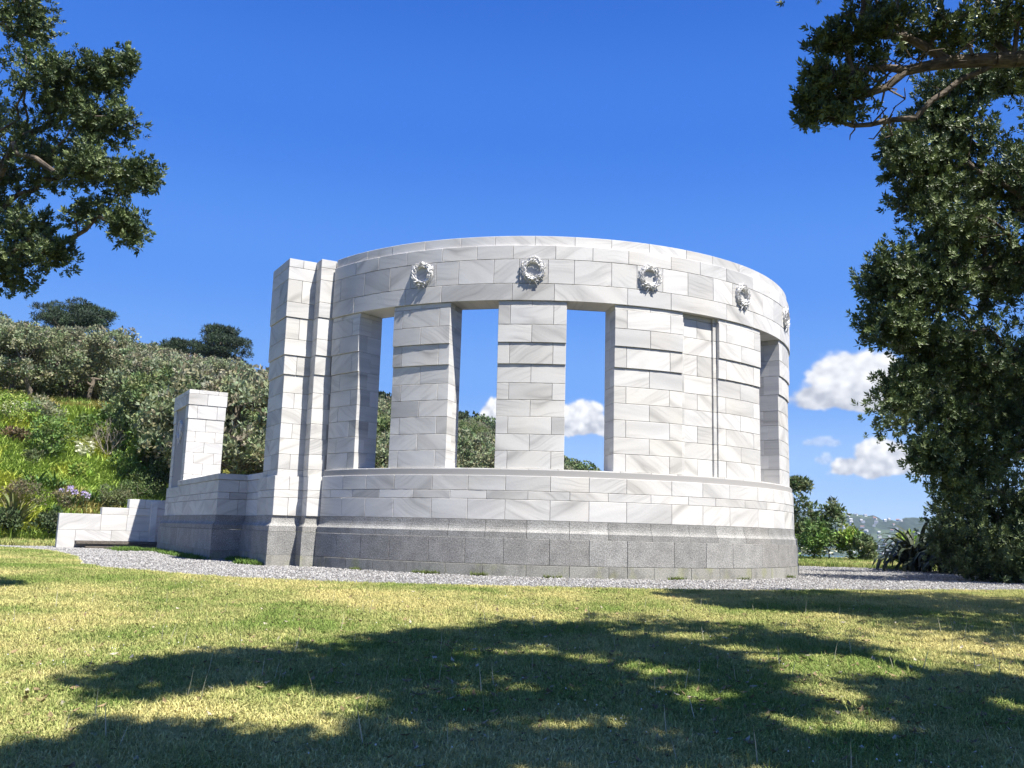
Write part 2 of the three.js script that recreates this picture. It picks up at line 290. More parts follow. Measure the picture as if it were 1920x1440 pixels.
// a squared block in those axes; e: [[y, offset] ...] moulds the faces named in `on` (u0, u1, v0, v1)
function squareBlock(u0, u1, v0, v1, y0, y1, size = 4, gap = 0.004, c = 0.006, gaps = [1, 1, 1, 1]) {
  const g4 = gaps.map((q) => q * gap); u0 += g4[0]; u1 -= g4[1]; v0 += g4[2]; v1 -= g4[3]; y0 += gap; y1 -= gap;
  const f = faceList(), lo = [u0, y0, v0], hi = [u1, y1, v1], T = uvFrame(Math.max(u1 - u0, v1 - v0), y1 - y0, size);
  const M = (q) => uvMap(q[0], q[2], q[1]), N = (q) => { const m = uvMap(q[0], q[2], q[1]); return unit(m); };
  const tx = (q, ax) => ax === 1 ? T(q[0] - u0, q[2] - v0) : ax === 0 ? T(q[2] - v0, q[1] - y0) : T(q[0] - u0, q[1] - y0);
  const corner = (sx, sy, sz, ax) => { const s = [sx, sy, sz]; return s.map((b, i) => (b ? hi[i] - (i === ax ? 0 : c) : lo[i] + (i === ax ? 0 : c))); };
  for (let ax = 0; ax < 3; ax++) for (const b of [0, 1]) {
    const o = [0, 1, 2].filter((i) => i !== ax), n = [0, 0, 0]; n[ax] = b ? 1 : -1;
    const q = [[0, 0], [1, 0], [1, 1], [0, 1]].map(([p, r]) => { const s = [0, 0, 0]; s[ax] = b; s[o[0]] = p; s[o[1]] = r; return corner(...s, ax); });
    const nn = N(n); f.quad(q.map(M), [nn, nn, nn, nn], q.map((x) => tx(x, ax)));
  }
  for (let ax = 0; ax < 3; ax++) { const o = [0, 1, 2].filter((i) => i !== ax); for (const p of [0, 1]) for (const r of [0, 1]) {   // edges along ax
    const mk = (e, face) => { const s = [0, 0, 0]; s[ax] = e; s[o[0]] = p; s[o[1]] = r; return corner(...s, face); };
    const q = [mk(0, o[0]), mk(1, o[0]), mk(1, o[1]), mk(0, o[1])], n = [0, 0, 0]; n[o[0]] = p ? 1 : -1; n[o[1]] = r ? 1 : -1; const nn = N(n);
    f.quad(q.map(M), [nn, nn, nn, nn], q.map((x) => tx(x, o[0])));
  } }
  return f.done();
}
function mouldedBlock(u0, u1, v0, v1, e, on, size = 2, gap = 0.004) {     // on: [u0, u1, v0, v1] flags for moulded faces
  const f = faceList(), T = uvFrame(Math.max(u1 - u0, v1 - v0) + .3, 0.8, size), y0 = e[0][0];
  u0 += on[0] ? 0 : gap; u1 -= on[1] ? 0 : gap; v0 += on[2] ? 0 : gap; v1 -= on[3] ? 0 : gap;
  const ring = (y, o) => [[u0 - on[0] * o, v0 - on[2] * o], [u1 + on[1] * o, v0 - on[2] * o], [u1 + on[1] * o, v1 + on[3] * o], [u0 - on[0] * o, v1 + on[3] * o]].map(([u, v]) => ({ p: uvMap(u, v, y), u, v, y }));
  const c = uvMap((u0 + u1) / 2, (v0 + v1) / 2, 0);
  for (let j = 0; j < e.length - 1; j++) { const a = ring(...e[j]), b = ring(...e[j + 1]); for (let i = 0; i < 4; i++) { const k = (i + 1) % 4, q = [a[i], a[k], b[k], b[i]]; let n = unit(cross(sub(q[1].p, q[0].p), sub(q[3].p, q[0].p))); const m = sub(q[0].p, c); m[1] = 0; if (dot(n, m) < 0) n = n.map((x) => -x); f.quad(q.map((x) => x.p), [n, n, n, n], q.map((x) => (i % 2 ? T(x.v - v0 + .15, x.y - y0) : T(x.u - u0 + .15, x.y - y0)))); } }
  for (const [[y, o], s] of [[e[0], -1], [e[e.length - 1], 1]]) { const a = ring(y, o), n = [0, s, 0]; f.quad(a.map((x) => x.p), [n, n, n, n], a.map((x) => T(x.u - u0 + .1, x.v - v0 + .1))); }
  return f.done();
}

// ------------------------------------------------------------------ the memorial
const memorial = thing('memorial', 'white marble memorial with a curved pillared wall on a grey granite base', 'memorial');
memorial.position.set(0, 0, DZ);
const T0 = -45.6, T1 = 108.5, TV = 94;                              // the curved wall's ends; blocks are cut out up to TV
const R_LINTEL = 7.66, R_A = 7.632, R_B = 7.604, R_C = 7.574, R_LEDGE = 7.665, R_IN = 6.86, R_TOP = 7.60;
function arcCore(name, s0, s1, y0, y1, d0, d1, mat, parent = memorial) { return part(name, arcBlockCore(s0, s1, y0, y1, d0, d1), mat, parent); }
function arcBlockCore(s0, s1, y0, y1, d0, d1) {
  const f = faceList(), seg = Math.max(1, Math.round((s1 - s0) / 3));
  const q4 = (p, n) => f.quad(p, n, p.map((x) => [x[0] / 4, x[1] / 4]));
  for (let i = 0; i < seg; i++) { const a = lerp(s0, s1, i / seg), b = lerp(s0, s1, (i + 1) / seg), na = drumMap(a, 0, 1), nb = drumMap(b, 0, 1), ia = na.map((x) => -x), ib = nb.map((x) => -x), up = [0, 1, 0], dn = [0, -1, 0];
    q4([drumMap(a, y0, d1), drumMap(b, y0, d1), drumMap(b, y1, d1), drumMap(a, y1, d1)], [na, nb, nb, na]); q4([drumMap(b, y0, d0), drumMap(a, y0, d0), drumMap(a, y1, d0), drumMap(b, y1, d0)], [ib, ia, ia, ib]);
    q4([drumMap(a, y1, d1), drumMap(b, y1, d1), drumMap(b, y1, d0), drumMap(a, y1, d0)], [up, up, up, up]); q4([drumMap(a, y0, d0), drumMap(b, y0, d0), drumMap(b, y0, d1), drumMap(a, y0, d1)], [dn, dn, dn, dn]); }
  for (const [s, sg] of [[s0, -1], [s1, 1]]) { const e = drumMap(s, 0, 1), n = [e[2] * sg, 0, -e[0] * sg]; q4([drumMap(s, y0, d0), drumMap(s, y0, d1), drumMap(s, y1, d1), drumMap(s, y1, d0)], [n, n, n, n]); }
  return f.done();
}
function row(parent, y0, y1, r, joints, s0, s1, depth = 0.3, pick = pickMarble, name = 'marble_block') {
  const cut = [s0, ...joints.filter((j) => j > s0 + 1.1 && j < s1 - 1.1), s1];
  for (let i = 0; i < cut.length - 1; i++) part(name, arcBlock(cut[i], cut[i + 1], y0, y1, r - depth, r + rnd(-0.0025, 0.0025), pick === pickMarble ? 4 : 2), pick(), parent);
}
const more = (list, step) => { const l = [...list]; while (l[l.length - 1] < TV) l.push(l[l.length - 1] + step[(l.length) % step.length]); return l; };
const JX = more([-38.95, -32.7, -26.25, -18.55, -11.92, -5.33, 2.36, 9.05, 15.77, 24.5, 31.28, 38.1, 47.05, 53.8, 60.3], [6.8, 7.6]);
const JY = more([-42.6, -36.1, -29.55, -22.25, -15.15, -8.6, -1.46, 5.72, 12.43, 20.35, 28.05, 34.4, 42.55, 50.5, 57.2], [6.9, 7.2]);
// entablature: four courses over the openings
const entablature = arcCore('entablature', T0, T1, 6.425, 8.0, R_IN + 0.006, R_TOP - 0.03, marbleCore);
row(entablature, 6.42, 6.835, R_LINTEL, more([-38.65, -25.77, -18.27, -5.09, 2.38, 15.74, 24.47, 37.93, 46.67, 60, 68.5], [13, 8]), T0, TV, 0.8);
row(entablature, 6.835, 7.432, R_LINTEL, more([-43.1, -35.9, -29.4, -24.76, -19.48, -15.05, -8.5, -3.92, 1.24, 5.89, 12.7, 17.53, 22.72, 28.2, 34.33, 39.66, 44.84, 50.5, 56, 61.8, 67], [6.5, 5, 5]), T0, TV);
row(entablature, 7.432, 7.782, R_LINTEL, more([-38.6, -32.4, -25.8, -18.35, -11.7, -5.1, 2.5, 9.2, 15.9, 24.5, 31.15, 38.05, 46.6, 53.6, 60], [7, 8]), T0, TV);
row(entablature, 7.782, 8.03, R_TOP, more([-42, -35.9, -29.6, -22.2, -15, -8.5, -1.2, 6, 12.8, 20.2, 28.2, 34.7, 42.5, 50.3, 57], [7, 7.5]), T0, TV);
arcCore('coping_top', T0, T1, 8.0, 8.026, R_IN, R_TOP - 0.31, marblePlain);
// podium: marble courses below the openings
const podium = arcCore('podium', T0, T1, 1.28, 2.42, R_IN, R_LEDGE - 0.03, marbleCore);
row(podium, 1.272, 1.737, R_LEDGE, JX, T0, TV); row(podium, 1.737, 1.934, R_LEDGE, JY, T0, TV); row(podium, 1.934, 2.283, R_LEDGE, JX, T0, TV);
row(podium, 2.283, 2.45, R_LEDGE - 0.045, more([-38, -33, -27.6, -22.6, -17.5, -12, -6.5, -1.5, 3.6, 9, 14.7, 20.6, 26, 37.2, 42.7, 49.1, 55, 61], [6, 5.5]), T0, TV, 0.86);
// piers between the openings, narrower courses alternating in their joints, set back in three tiers
const TIERS = [[2.45, 2.862, 'X', R_C], [2.862, 3.25, 'Y', R_C], [3.25, 3.66, 'X', R_C], [3.66, 4.056, 'Y', R_C], [4.056, 4.455, 'X', R_C], [4.455, 4.903, 'Y', R_C], [4.903, 5.415, 'X', R_B], [5.415, 5.846, 'Y', R_A], [5.846, 6.305, 'X', R_A], [6.305, 6.42, 'Y', R_A - 0.012]];
function pier(s0, s1, leftJamb, rightJamb, jx, jy) {
  const p = arcCore('pier', s0 + 0.16, s1 - 0.16, 2.44, 6.43, R_IN + 0.015, R_C - 0.03, marbleCore);
  for (const [y0, y1, k, r] of TIERS) {
    row(p, y0, y1, r, k === 'X' ? jx : jy, s0, s1, k === 'X' ? 0.42 : 0.30);
    const d = r - (k === 'X' ? 0.42 : 0.30), t = r - R_C;
    if (leftJamb) part('marble_block', arcBlock(s0, s0 + 3.5, y0, y1, R_IN, d, 4, 0.004, 0.004), pickMarble(), p);
    if (rightJamb) part('marble_block', arcBlock(s1 - 3.5, s1, y0, y1, R_IN, d, 4, 0.004, 0.004), pickMarble(), p);
  }
  return p;
}
pier(T0, -36.9, 0, 1, [-38.95], [-42.6]);
pier(-28.3, -16.42, 1, 1, [-26.25, -18.55], [-22.25]);
pier(-7.5, 4.72, 1, 1, [-5.33, 2.36], [-1.46]);
pier(13.47, 27.27, 1, 0, [15.77, 24.5], [20.35]);
pier(35.95, 49.6, 0, 1, [38.1, 47.05], [42.55]);
pier(59.7, 72.5, 1, 1, [62, 70], [66]);
pier(81.5, TV, 1, 0, [84, 91], [87]);
arcCore('rear_pier', TV, T1, 2.44, 6.43, R_IN, R_C, marblePlain);
{ // blind panel on the axis, in a stepped recess
  const p = arcCore('blind_panel', 27.2, 36.0, 2.44, 6.43, R_IN, 7.40, marbleCore);
  for (const [y0, y1, k] of TIERS) {
    row(p, y0, y1, 7.49, k === 'X' ? [31.3] : [], 28.0, 35.05, 0.2);
    part('marble_block', arcBlock(27.27, 28.0, y0, y1, 7.3, 7.535, 4, 0.004, 0.004), pickMarble(), p);
    part('marble_block', arcBlock(35.05, 35.95, y0, y1, 7.3, 7.535, 4, 0.004, 0.004), pickMarble(), p);
  }
}
// granite base: two plain courses and a moulded course
const base = arcCore('granite_base', T0, T1, -0.4, 1.255, 6.4, 7.60, graniteCore);
row(base, -0.25, 0.278, 7.765, more([-42, -36.1, -29.6, -22.45, -15.3, -8.7, -1.46, 5.73, 12.44, 15.7, 20.6, 28.04, 34.5, 43.3, 50.4, 57], [7, 7]), T0, TV, 0.25, pickLow, 'granite_block');
row(base, 0.278, 0.866, 7.757, more([-38.9, -32.7, -26.2, -18.5, -11.9, -5.3, 2.36, 9.05, 15.7, 24.55, 31.4, 38, 47.06, 53.8, 60.2], [7, 7.5]), T0, TV, 0.25, pickGranite, 'granite_block');
const CYMA = [[0, .866], [0, 1.0], [-.004, 1.008], [-.022, 1.03], [-.044, 1.065], [-.057, 1.11], [-.064, 1.17], [-.066, 1.272]];
{ const j = [T0, ...more([-35.7, -29.4, -22.2, -15.1, -8.55, -1.48, 5.7, 12.4, 20.3, 28.05, 34.3, 42, 50.8, 57.5], [7, 7.2]), TV]; for (let i = 0; i < j.length - 1; i++) part('granite_moulding', arcMoulding(j[i], j[i + 1], CYMA.map(([o, y]) => [7.742 + o * 1.1, y]), 7.45), pickGranite(), base); }
// pylon at the wall's end: two stepped shafts, then the low flank wall
const COURSES = [[1.262, 1.72], [1.72, 1.915], [1.915, 2.27], [2.27, 2.44], [2.44, 2.83], [2.83, 3.232], [3.232, 3.62], [3.62, 4.02], [4.02, 4.42], [4.42, 4.9], [4.9, 5.412], [5.412, 5.84], [5.84, 6.42], [6.42, 6.826], [6.826, 7.43], [7.43, 7.77], [7.77, 8.0]];
const tier = (y) => (y < 2.2 ? 0.045 : y < 4.6 ? -0.028 : y < 5.3 ? 0 : y < 6.35 ? 0.026 : 0.05);
function shaft(parent, u0, u1, v0, v1, courses, cutsU, cutsV, off, faces, hidden = () => false, proud = 0) {     // faces: offset flags [u0, u1, v0, v1]
  courses.forEach(([y0, y1], i) => {
    const o = off(y0), us = [u0, ...cutsU[i % cutsU.length], u1], vs = [v0, ...cutsV[i % cutsV.length], v1];
    us[0] -= o * faces[0]; us[us.length - 1] += o * faces[1]; vs[0] -= o * faces[2]; vs[vs.length - 1] += o * faces[3];
    for (let a = 0; a < us.length - 1; a++) for (let b = 0; b < vs.length - 1; b++) { if (hidden(us[a], us[a + 1], vs[b], vs[b + 1])) continue; const v9 = vs[b + 1] - (proud && a > 0 && a < us.length - 2 && b === vs.length - 2 && y0 > 2.2 && y0 < 5 ? proud : 0); part('marble_block', squareBlock(us[a], us[a + 1], vs[b], v9, y0, y1), pickMarble(), parent); }
  });
}
const coreBox = (name, u0, u1, v0, v1, y0, y1, mat) => part(name, squareBlock(u0, u1, v0, v1, y0, y1, 4, 0, 0.002), mat, memorial);
const GBASE = [[-0.3, .10], [.278, .10]], GMAIN = [[.282, .096], [.862, .096]], GTOP = CYMA.map(([o, y], i) => [i ? y : y + .003, o * 1.2 + .08]);
function plinth(parent, u0, u1, v0, v1, on) {
  part('granite_block', mouldedBlock(u0, u1, v0, v1, GBASE, on), pickLow(), parent);
  part('granite_block', mouldedBlock(u0, u1, v0, v1, GMAIN, on), pickGranite(), parent);
  part('granite_moulding', mouldedBlock(u0, u1, v0, v1, GTOP, on), pickGranite(), parent);
}
{
  const p2 = coreBox('inner_shaft', -1.55, .2, 6.9, 7.80, 1.2, 7.99, marbleCore);
  shaft(p2, -1.59, .22, 6.85, 7.83, COURSES, [[-.9], [-.5]], [[7.4], []], tier, [1, 0, 0, 0], (a, b, c, d) => a > -1.2 || d < 7.45);
  const p1 = coreBox('outer_shaft', -1.12, .25, 7.6, 8.47, 1.2, 7.99, marbleCore);
  shaft(p1, -1.165, .3, 7.56, 8.515, COURSES, [[-.45], [-.2]], [[8.18], []], tier, [1, 1, 0, 1]);
  for (const [u0, u1, v0, v1, on] of [[-1.59, -.9, 7.2, 7.83, [1, 0, 0, 1]], [-1.165, .3, 7.83, 8.56, [1, 0, 0, 1]]]) plinth(base, u0, u1, v0, v1, on);
}
{ // low flank wall and the block that stands forward of it
  const lowC = COURSES.slice(0, 3), w = coreBox('flank_wall', .2, 8.9, 7.4, 8.28, 1.2, 2.40, marbleCore);
  const flat = () => 0.0;
  shaft(w, .3, 2.5, 7.5, 8.32, lowC, [[1.2], [.8, 1.9], [1.5]], [[], [], []], flat, [0, 0, 0, 1]);
  shaft(w, 2.5, 8.72, 7.9, 9.14, lowC, [[3.1, 4.2, 5.4, 6.5, 7.6], [3.6, 4.8, 6.0, 7.0], [3.1, 4.2, 5.4, 6.5, 7.6]], [[8.55], [8.8], [8.55]], flat, [1, 0, 0, 1], (a, b, c, d) => a > 3 && d < 8.9);
  const cap = [[.3, 1.3, 7.3, 8.34], [1.3, 2.5, 7.3, 8.34], [2.48, 4.4, 7.3, 9.16], [4.4, 6.5, 7.3, 9.16], [6.5, 8.72, 7.3, 9.16]];
  for (const [a, b, c, d] of cap) part('coping_block', squareBlock(a, b, c, d, 2.27, 2.445), pickMarble(), w);
  for (const [a, b] of [[.42, 1.45], [1.45, 2.42]]) plinth(base, a, b, 7.5, 8.34, [0, 0, 0, 1]);
  const us = [2.5, 3.3, 4.3, 5.4, 6.5, 7.6, 8.72];
  for (let i = 0; i < us.length - 1; i++) plinth(base, us[i], us[i + 1], i ? 8.5 : 7.6, 9.15, [i ? 0 : 1, 0, 0, 1]);
  plinth(base, 8.72, 10.1, 8.3, 9.1, [0, 0, 0, 1]); plinth(base, 10.1, 11.45, 7.7, 9.1, [0, 1, 0, 1]);
}
{ // the tall end block over the flank wall
  const c2 = [[1.262, 1.72], [1.72, 1.915], [1.915, 2.27], [2.27, 2.69], [2.69, 3.076], [3.076, 3.45], [3.45, 3.823], [3.823, 4.186], [4.186, 4.641], [4.641, 5.125], [5.125, 5.52], [5.52, 5.66]];
  const off = (y) => (y < 2.2 ? 0.04 : y < 4.6 ? -0.012 : y < 5.1 ? 0.008 : 0.028);
  const s = coreBox('end_block', 8.76, 11.4, 7.78, 8.95, 1.2, 5.63, marbleCore);
  shaft(s, 8.70, 11.45, 7.73, 9.0, c2, [[9.2, 10.3, 10.95], [9.2, 9.75, 10.95]], [[8.38], [8.02, 8.70]], off, [1, 1, 1, 1], (a, b, c, d) => a > 8.8 && d < 8.9, .06);
}
// carved laurel wreaths on the frieze
function leafBlade(len, wid, thick) {   // a folded, pointed leaf along +x, from the origin
  const p = [[0, 0, 0], [len * .4, thick, 0], [len * .45, 0, wid / 2], [len * .45, 0, -wid / 2], [len, thick * .4, 0], [len * .4, -thick, 0]];
  const t = [[0, 2, 1], [0, 1, 3], [2, 4, 1], [1, 4, 3], [0, 5, 2], [0, 3, 5], [2, 5, 4], [5, 3, 4]], pos = [];
  for (const f of t) for (const i of f) pos.push(...p[i]);
  return geo(pos);
}
function wreathGeo(seed) {
  const Rw = mulberry(seed), parts = [], rr = (a, b) => a + (b - a) * Rw();
  const tor = new THREE.TorusGeometry(.22, .058, 8, 40).toNonIndexed(); tor.deleteAttribute('uv'); parts.push(tor);
  for (let k = 0; k < 110; k++) {
    const side = k % 2 ? 1 : -1, t = Math.floor(k / 2) / 55, a = -Math.PI / 2 + side * t * Math.PI, ring = rr(-1, 1.9);
    const g = leafBlade(rr(.085, .12), rr(.04, .055), .014); g.rotateX(rr(-.6, .6));
    g.rotateY(-rr(.0, .45));
    const rad = .225 + .065 * Math.sin(ring), z = .06 * Math.cos(ring) + .02, dir = a + side * (Math.PI / 2) + rr(-.45, .45);
    g.rotateZ(dir); g.translate(rad * Math.cos(a), rad * Math.sin(a), z); parts.push(g);
  }
  for (let k = 0; k < 22; k++) { const a = rr(0, 6.28), g = new THREE.IcosahedronGeometry(rr(.014, .022), 0); g.deleteAttribute('uv'); const r2 = rr(.19, .27); g.translate(r2 * Math.cos(a), r2 * Math.sin(a), .075); parts.push(g); }
  for (const s of [-1, 1]) { const g = leafBlade(.2, .07, .014); g.rotateZ(-Math.PI / 2 + s * .5); g.translate(s * .02, -.24, .05); parts.push(g); const h = leafBlade(.16, .06, .014); h.rotateZ(-Math.PI / 2 + s * 1.0); h.translate(s * .03, -.22, .06); parts.push(h); }
  return mergeGeometries(parts);
}
const wreathShapes = [wreathGeo(5), wreathGeo(6)];
[-22.24, -1.44, 20.02, 42.66, 64.42, 86].forEach((t, i) => {
  const m = part('wreath', wreathShapes[i % 2], wreathStone, memorial), p = drumMap(t, 7.17, R_LINTEL - 0.012);
  m.position.set(...p); m.rotation.y = t * RAD; m.userData.label = 'carved laurel wreath on the frieze';
});
{ // small carved wreath high on the end block's flank
  const m = part('wreath', wreathShapes[0], wreathStone, memorial), p = uvMap(10.1, 8.955, 4.3);
  m.position.set(...p); m.rotation.y = Math.atan2(BX[0], BX[1]); m.scale.set(1.15, 1.25, .8); m.userData.label = 'carved wreath on the shaded flank of the end block';
}
// stepped cheek wall of the front stair, beyond the end block
const cheek = thing('stepped_wall', 'low white marble wall rising in three steps beside the front stair', 'wall');
cheek.position.set(0, 0, DZ);
{
  const core = part('wall_core', squareBlock(13.1, 13.6, 6, 12.3, -0.3, 1.2, 4, 0, 0.002), marbleCore, cheek);
  const B = (a, b, y0, y1, u0 = 13.05, u1 = 13.65) => part('marble_block', squareBlock(u0, u1, a, b, y0, y1), marbleMats[Math.floor(R() * 3) * 6 + (R() < .5 ? 0 : 4)], cheek);
  void core;
  B(11.0, 12.42, .66, 1.262); B(11.82, 12.42, -.3, .66); B(10.6, 11.82, .27, .66); B(9.6, 10.6, .27, .66); B(8.4, 9.6, .27, .66); B(6, 8.4, .27, .66);
  B(10.1, 11.0, .66, 1.25); B(8.9, 10.1, .66, 1.25); B(7.6, 8.9, .66, 1.25); B(6, 7.6, .66, 1.25);
  B(10.07, 11.0, 1.25, 1.52); B(9.2, 10.07, 1.25, 1.52); B(7.8, 9.2, 1.25, 1.52); B(6, 7.8, 1.25, 1.52);
  B(9.5, 10.07, 1.52, 1.86); B(8.3, 9.5, 1.52, 1.86); B(6, 8.3, 1.52, 1.86);
  part('pilaster', squareBlock(12.82, 13.06, 9.08, 9.3, .27, 1.80), marbleMats[0], cheek);
  const stepStone = std(lin(.30, .26, .22), 0.9, { map: graniteMap });
  part('stone_step', squareBlock(12.75, 13.07, 6, 11.8, .16, .265), stepStone, cheek); part('stone_step', squareBlock(12.45, 13.07, 6, 11.5, -.2, .09), stepStone, cheek); part('stone_step', squareBlock(12.9, 13.07, 6, 11.8, .09, .16), graniteCore, cheek);
}
console.log('memorial');

// ------------------------------------------------------------------ vegetation builders
function leafTris(pos, o, dir, side, len, wid, fold, bend = 0) {       // one pointed leaf: base o, along dir, 4 triangles
  const nx = dir.y * side.z - dir.z * side.y, ny = dir.z * side.x - dir.x * side.z, nz = dir.x * side.y - dir.y * side.x;
  const m = 0.5 * len, h = wid / 2;
  const M = [o.x + dir.x * m + nx * fold, o.y + dir.y * m + ny * fold, o.z + dir.z * m + nz * fold];
  const L = [o.x + dir.x * m + side.x * h, o.y + dir.y * m + side.y * h, o.z + dir.z * m + side.z * h], Q = [o.x + dir.x * m - side.x * h, o.y + dir.y * m - side.y * h, o.z + dir.z * m - side.z * h];
  const T = [o.x + dir.x * len - nx * bend, o.y + dir.y * len - ny * bend, o.z + dir.z * len - nz * bend], O = [o.x, o.y, o.z];
  pos.push(...O, ...L, ...M, ...O, ...M, ...Q, ...L, ...T, ...M, ...M, ...T, ...Q);
}
// leaves whorled round the end of a twig that points along +y
function rosetteGeo(n, len, wid, seed, spread = 1) {
  const r = mulberry(seed), pos = [];
  for (let i = 0; i < n; i++) {
    const a = i * 2.4 + r() * .7, t = i / n, tilt = lerp(1.5, .35, t) * spread + (r() - .5) * .35, d = V(Math.sin(tilt) * Math.cos(a), Math.cos(tilt), Math.sin(tilt) * Math.sin(a));
    const s = V(-Math.sin(a), 0, Math.cos(a)).applyAxisAngle(d, (r() - .5) * .7), l = len * (0.7 + .5 * r());
    leafTris(pos, V(0, (t - .7) * len * 1.1, 0), d, s, l, wid * (0.8 + .4 * r()), wid * .12, l * .12);
  }
  return geo(pos);
}
// a loose ball of leaves, for foliage farther off
function puffGeo(n, rad, len, wid, seed, up = .35) {
  const r = mulberry(seed), pos = [];
  for (let i = 0; i < n; i++) {
    const d = V(r() - .5, r() - .5 + up, r() - .5).normalize(), o = d.clone().multiplyScalar(rad * (0.25 + .6 * r())), k = d.clone().add(V(r() - .5, r() - .5, r() - .5).multiplyScalar(1.3)).normalize();
    const s = V(r() - .5, r() - .5, r() - .5).cross(k).normalize(); leafTris(pos, o, k, s, len * (0.7 + .6 * r()), wid * (0.7 + .6 * r()), wid * .1, len * .1);
  }
  return geo(pos);
}
const leafMat = (r, g, b, t = .3, rough = .55) => new THREE.MeshPhysicalMaterial({ color: lin(r, g, b), roughness: rough, transmission: t, thickness: 0, side: THREE.DoubleSide, ior: 1.4, specularIntensity: .6 });
const nearLeaf = leafMat(1, 1, 1, .34, .42), farLeaf = new THREE.MeshPhysicalMaterial({ color: lin(1, 1, 1), roughness: .7, vertexColors: true, transmission: .3, thickness: 0, side: THREE.DoubleSide, specularIntensity: .5 });
const barkMap = texture(256, 512, (u, v) => { const x = u * 2, y = v * 2, b = 0.62 + 0.3 * noise(x * 9, y * 2.2, 3) + 0.2 * noise(x * 26, y * 9, 5); return [b, b * .95, b * .88]; });
const bark = std(lin(.26, .23, .20), .95, { map: barkMap, bumpMap: barkMap, bumpScale: .02 }), barkGrey = std(lin(.42, .39, .35), .95, { map: barkMap });

// limbs that grow from a trunk line to every twig end; the pipe model gives their girth
function limbs(trunk, tips, { step = .3, sides = 5, tipR = .006, power = 2.3, sag = .12, minR = 0, wiggle = .06, direct = .3, paths = [] } = {}) {
  const N = []; const add = (p, par) => { N.push({ p, par, a: 0 }); return N.length - 1; };
  for (let i = 0; i < trunk.length; i++) { if (!i) { add(trunk[0].clone(), -1); continue; } const n = Math.max(1, Math.round(trunk[i].distanceTo(trunk[i - 1]) / .5)); for (let k = 1; k <= n; k++) add(trunk[i - 1].clone().lerp(trunk[i], k / n).add(V(rnd(-1, 1), 0, rnd(-1, 1)).multiplyScalar(k < n ? .04 : 0)), N.length - 1); }
  const depth = N.map((_, i) => i * .2);
  const root = N.length;
  for (const path of paths) { let cur = 0, bd = 1e9; N.forEach((n, i) => { const d = n.p.distanceTo(path[0]); if (d < bd) { bd = d; cur = i; } }); for (const p of path) { const a = N[cur].p.clone(), n = Math.max(1, Math.round(a.distanceTo(p) / .25)); for (let k = 1; k <= n; k++) { const o = depth[cur] ?? 0; cur = add(a.clone().lerp(p, k / n).add(V(rnd(-1, 1), rnd(-1, 1), rnd(-1, 1)).multiplyScalar(k < n ? .018 : 0)), cur); depth.push(o * .5); } } }
  const order = tips.map((t) => [t, trunk[trunk.length - 1].distanceTo(t) + rnd(0, .8)]).sort((a, b) => a[1] - b[1]);
  for (const [t] of order) {
    let best = 0, bd = 1e9; for (let i = Math.floor(root * .55); i < N.length; i++) { const d = N[i].p.distanceTo(t) * 1.0 + depth[i] * direct + (N[i].p.y > t.y + .6 ? .6 : 0); if (d < bd) { bd = d; best = i; } }
    const from = N[best].p, L = from.distanceTo(t), n = Math.max(1, Math.round(L / step)); let cur = best;
    for (let k = 1; k <= n; k++) { const q = k / n, p = from.clone().lerp(t, q); if (k < n) { p.y -= Math.sin(q * Math.PI) * L * sag * (R() < .5 ? 1 : -.3); p.add(V(rnd(-1, 1), rnd(-1, 1), rnd(-1, 1)).multiplyScalar(wiggle * step * 3)); } cur = add(p, cur); depth.push(depth[N[cur].par] + L / n); }
    N[cur].a += Math.pow(tipR, power);
  }
  for (let i = N.length - 1; i > 0; i--) N[N[i].par].a += N[i].a;
  const pos = [], nor = [], uv = [], rad = (i) => Math.max(tipR, Math.pow(N[i].a, 1 / power));
  for (let i = 1; i < N.length; i++) {
    const a = N[N[i].par].p, b = N[i].p, r1 = rad(i); if (r1 < minR) continue;
    const r0 = Math.min(rad(N[i].par), r1 * (N[i].par < root ? 1.15 : 1.35)), d = b.clone().sub(a); const len = d.length(); if (len < 1e-4) continue; d.divideScalar(len);
    const s = Math.abs(d.y) < .9 ? V(0, 1, 0).cross(d).normalize() : V(1, 0, 0).cross(d).normalize(), t = d.clone().cross(s), m = r1 > .05 ? sides + 4 : r1 < .012 ? 3 : sides;
    for (let k = 0; k < m; k++) {
      const q0 = k / m * 2 * Math.PI, q1 = (k + 1) / m * 2 * Math.PI, e = (q) => s.clone().multiplyScalar(Math.cos(q)).addScaledVector(t, Math.sin(q)), n0 = e(q0), n1 = e(q1);
      const A = a.clone().addScaledVector(n0, r0), B = a.clone().addScaledVector(n1, r0), C = b.clone().addScaledVector(n1, r1), D = b.clone().addScaledVector(n0, r1);
      for (const [p, n, u, v] of [[A, n0, k / m, 0], [B, n1, (k + 1) / m, 0], [C, n1, (k + 1) / m, 1], [A, n0, k / m, 0], [C, n1, (k + 1) / m, 1], [D, n0, k / m, 1]]) { pos.push(p.x, p.y, p.z); nor.push(n.x, n.y, n.z); uv.push(u * r1 * 6, v * len + i); }
    }
  }
  return geo(pos, nor, uv);
}
function copies(name, geometry, material, items, parent, kind = 'stuff') {      // items: [position, quaternion, scale, [r, g, b]]
  const m = new THREE.InstancedMesh(geometry, material, items.length), M = new THREE.Matrix4(), s = V(1, 1, 1), c = new THREE.Color();
  items.forEach(([p, q, k, col], i) => { s.set(k, k, k); M.compose(p, q, s); m.setMatrixAt(i, M); m.setColorAt(i, c.setRGB(...col)); });
  m.name = name; m.castShadow = m.receiveShadow = true; if (kind) m.userData.kind = kind; parent.add(m); return m;
}
const Y = V(0, 1, 0);
function aim(d, spin) { return new THREE.Quaternion().setFromUnitVectors(Y, d).multiply(new THREE.Quaternion().setFromAxisAngle(Y, spin)); }
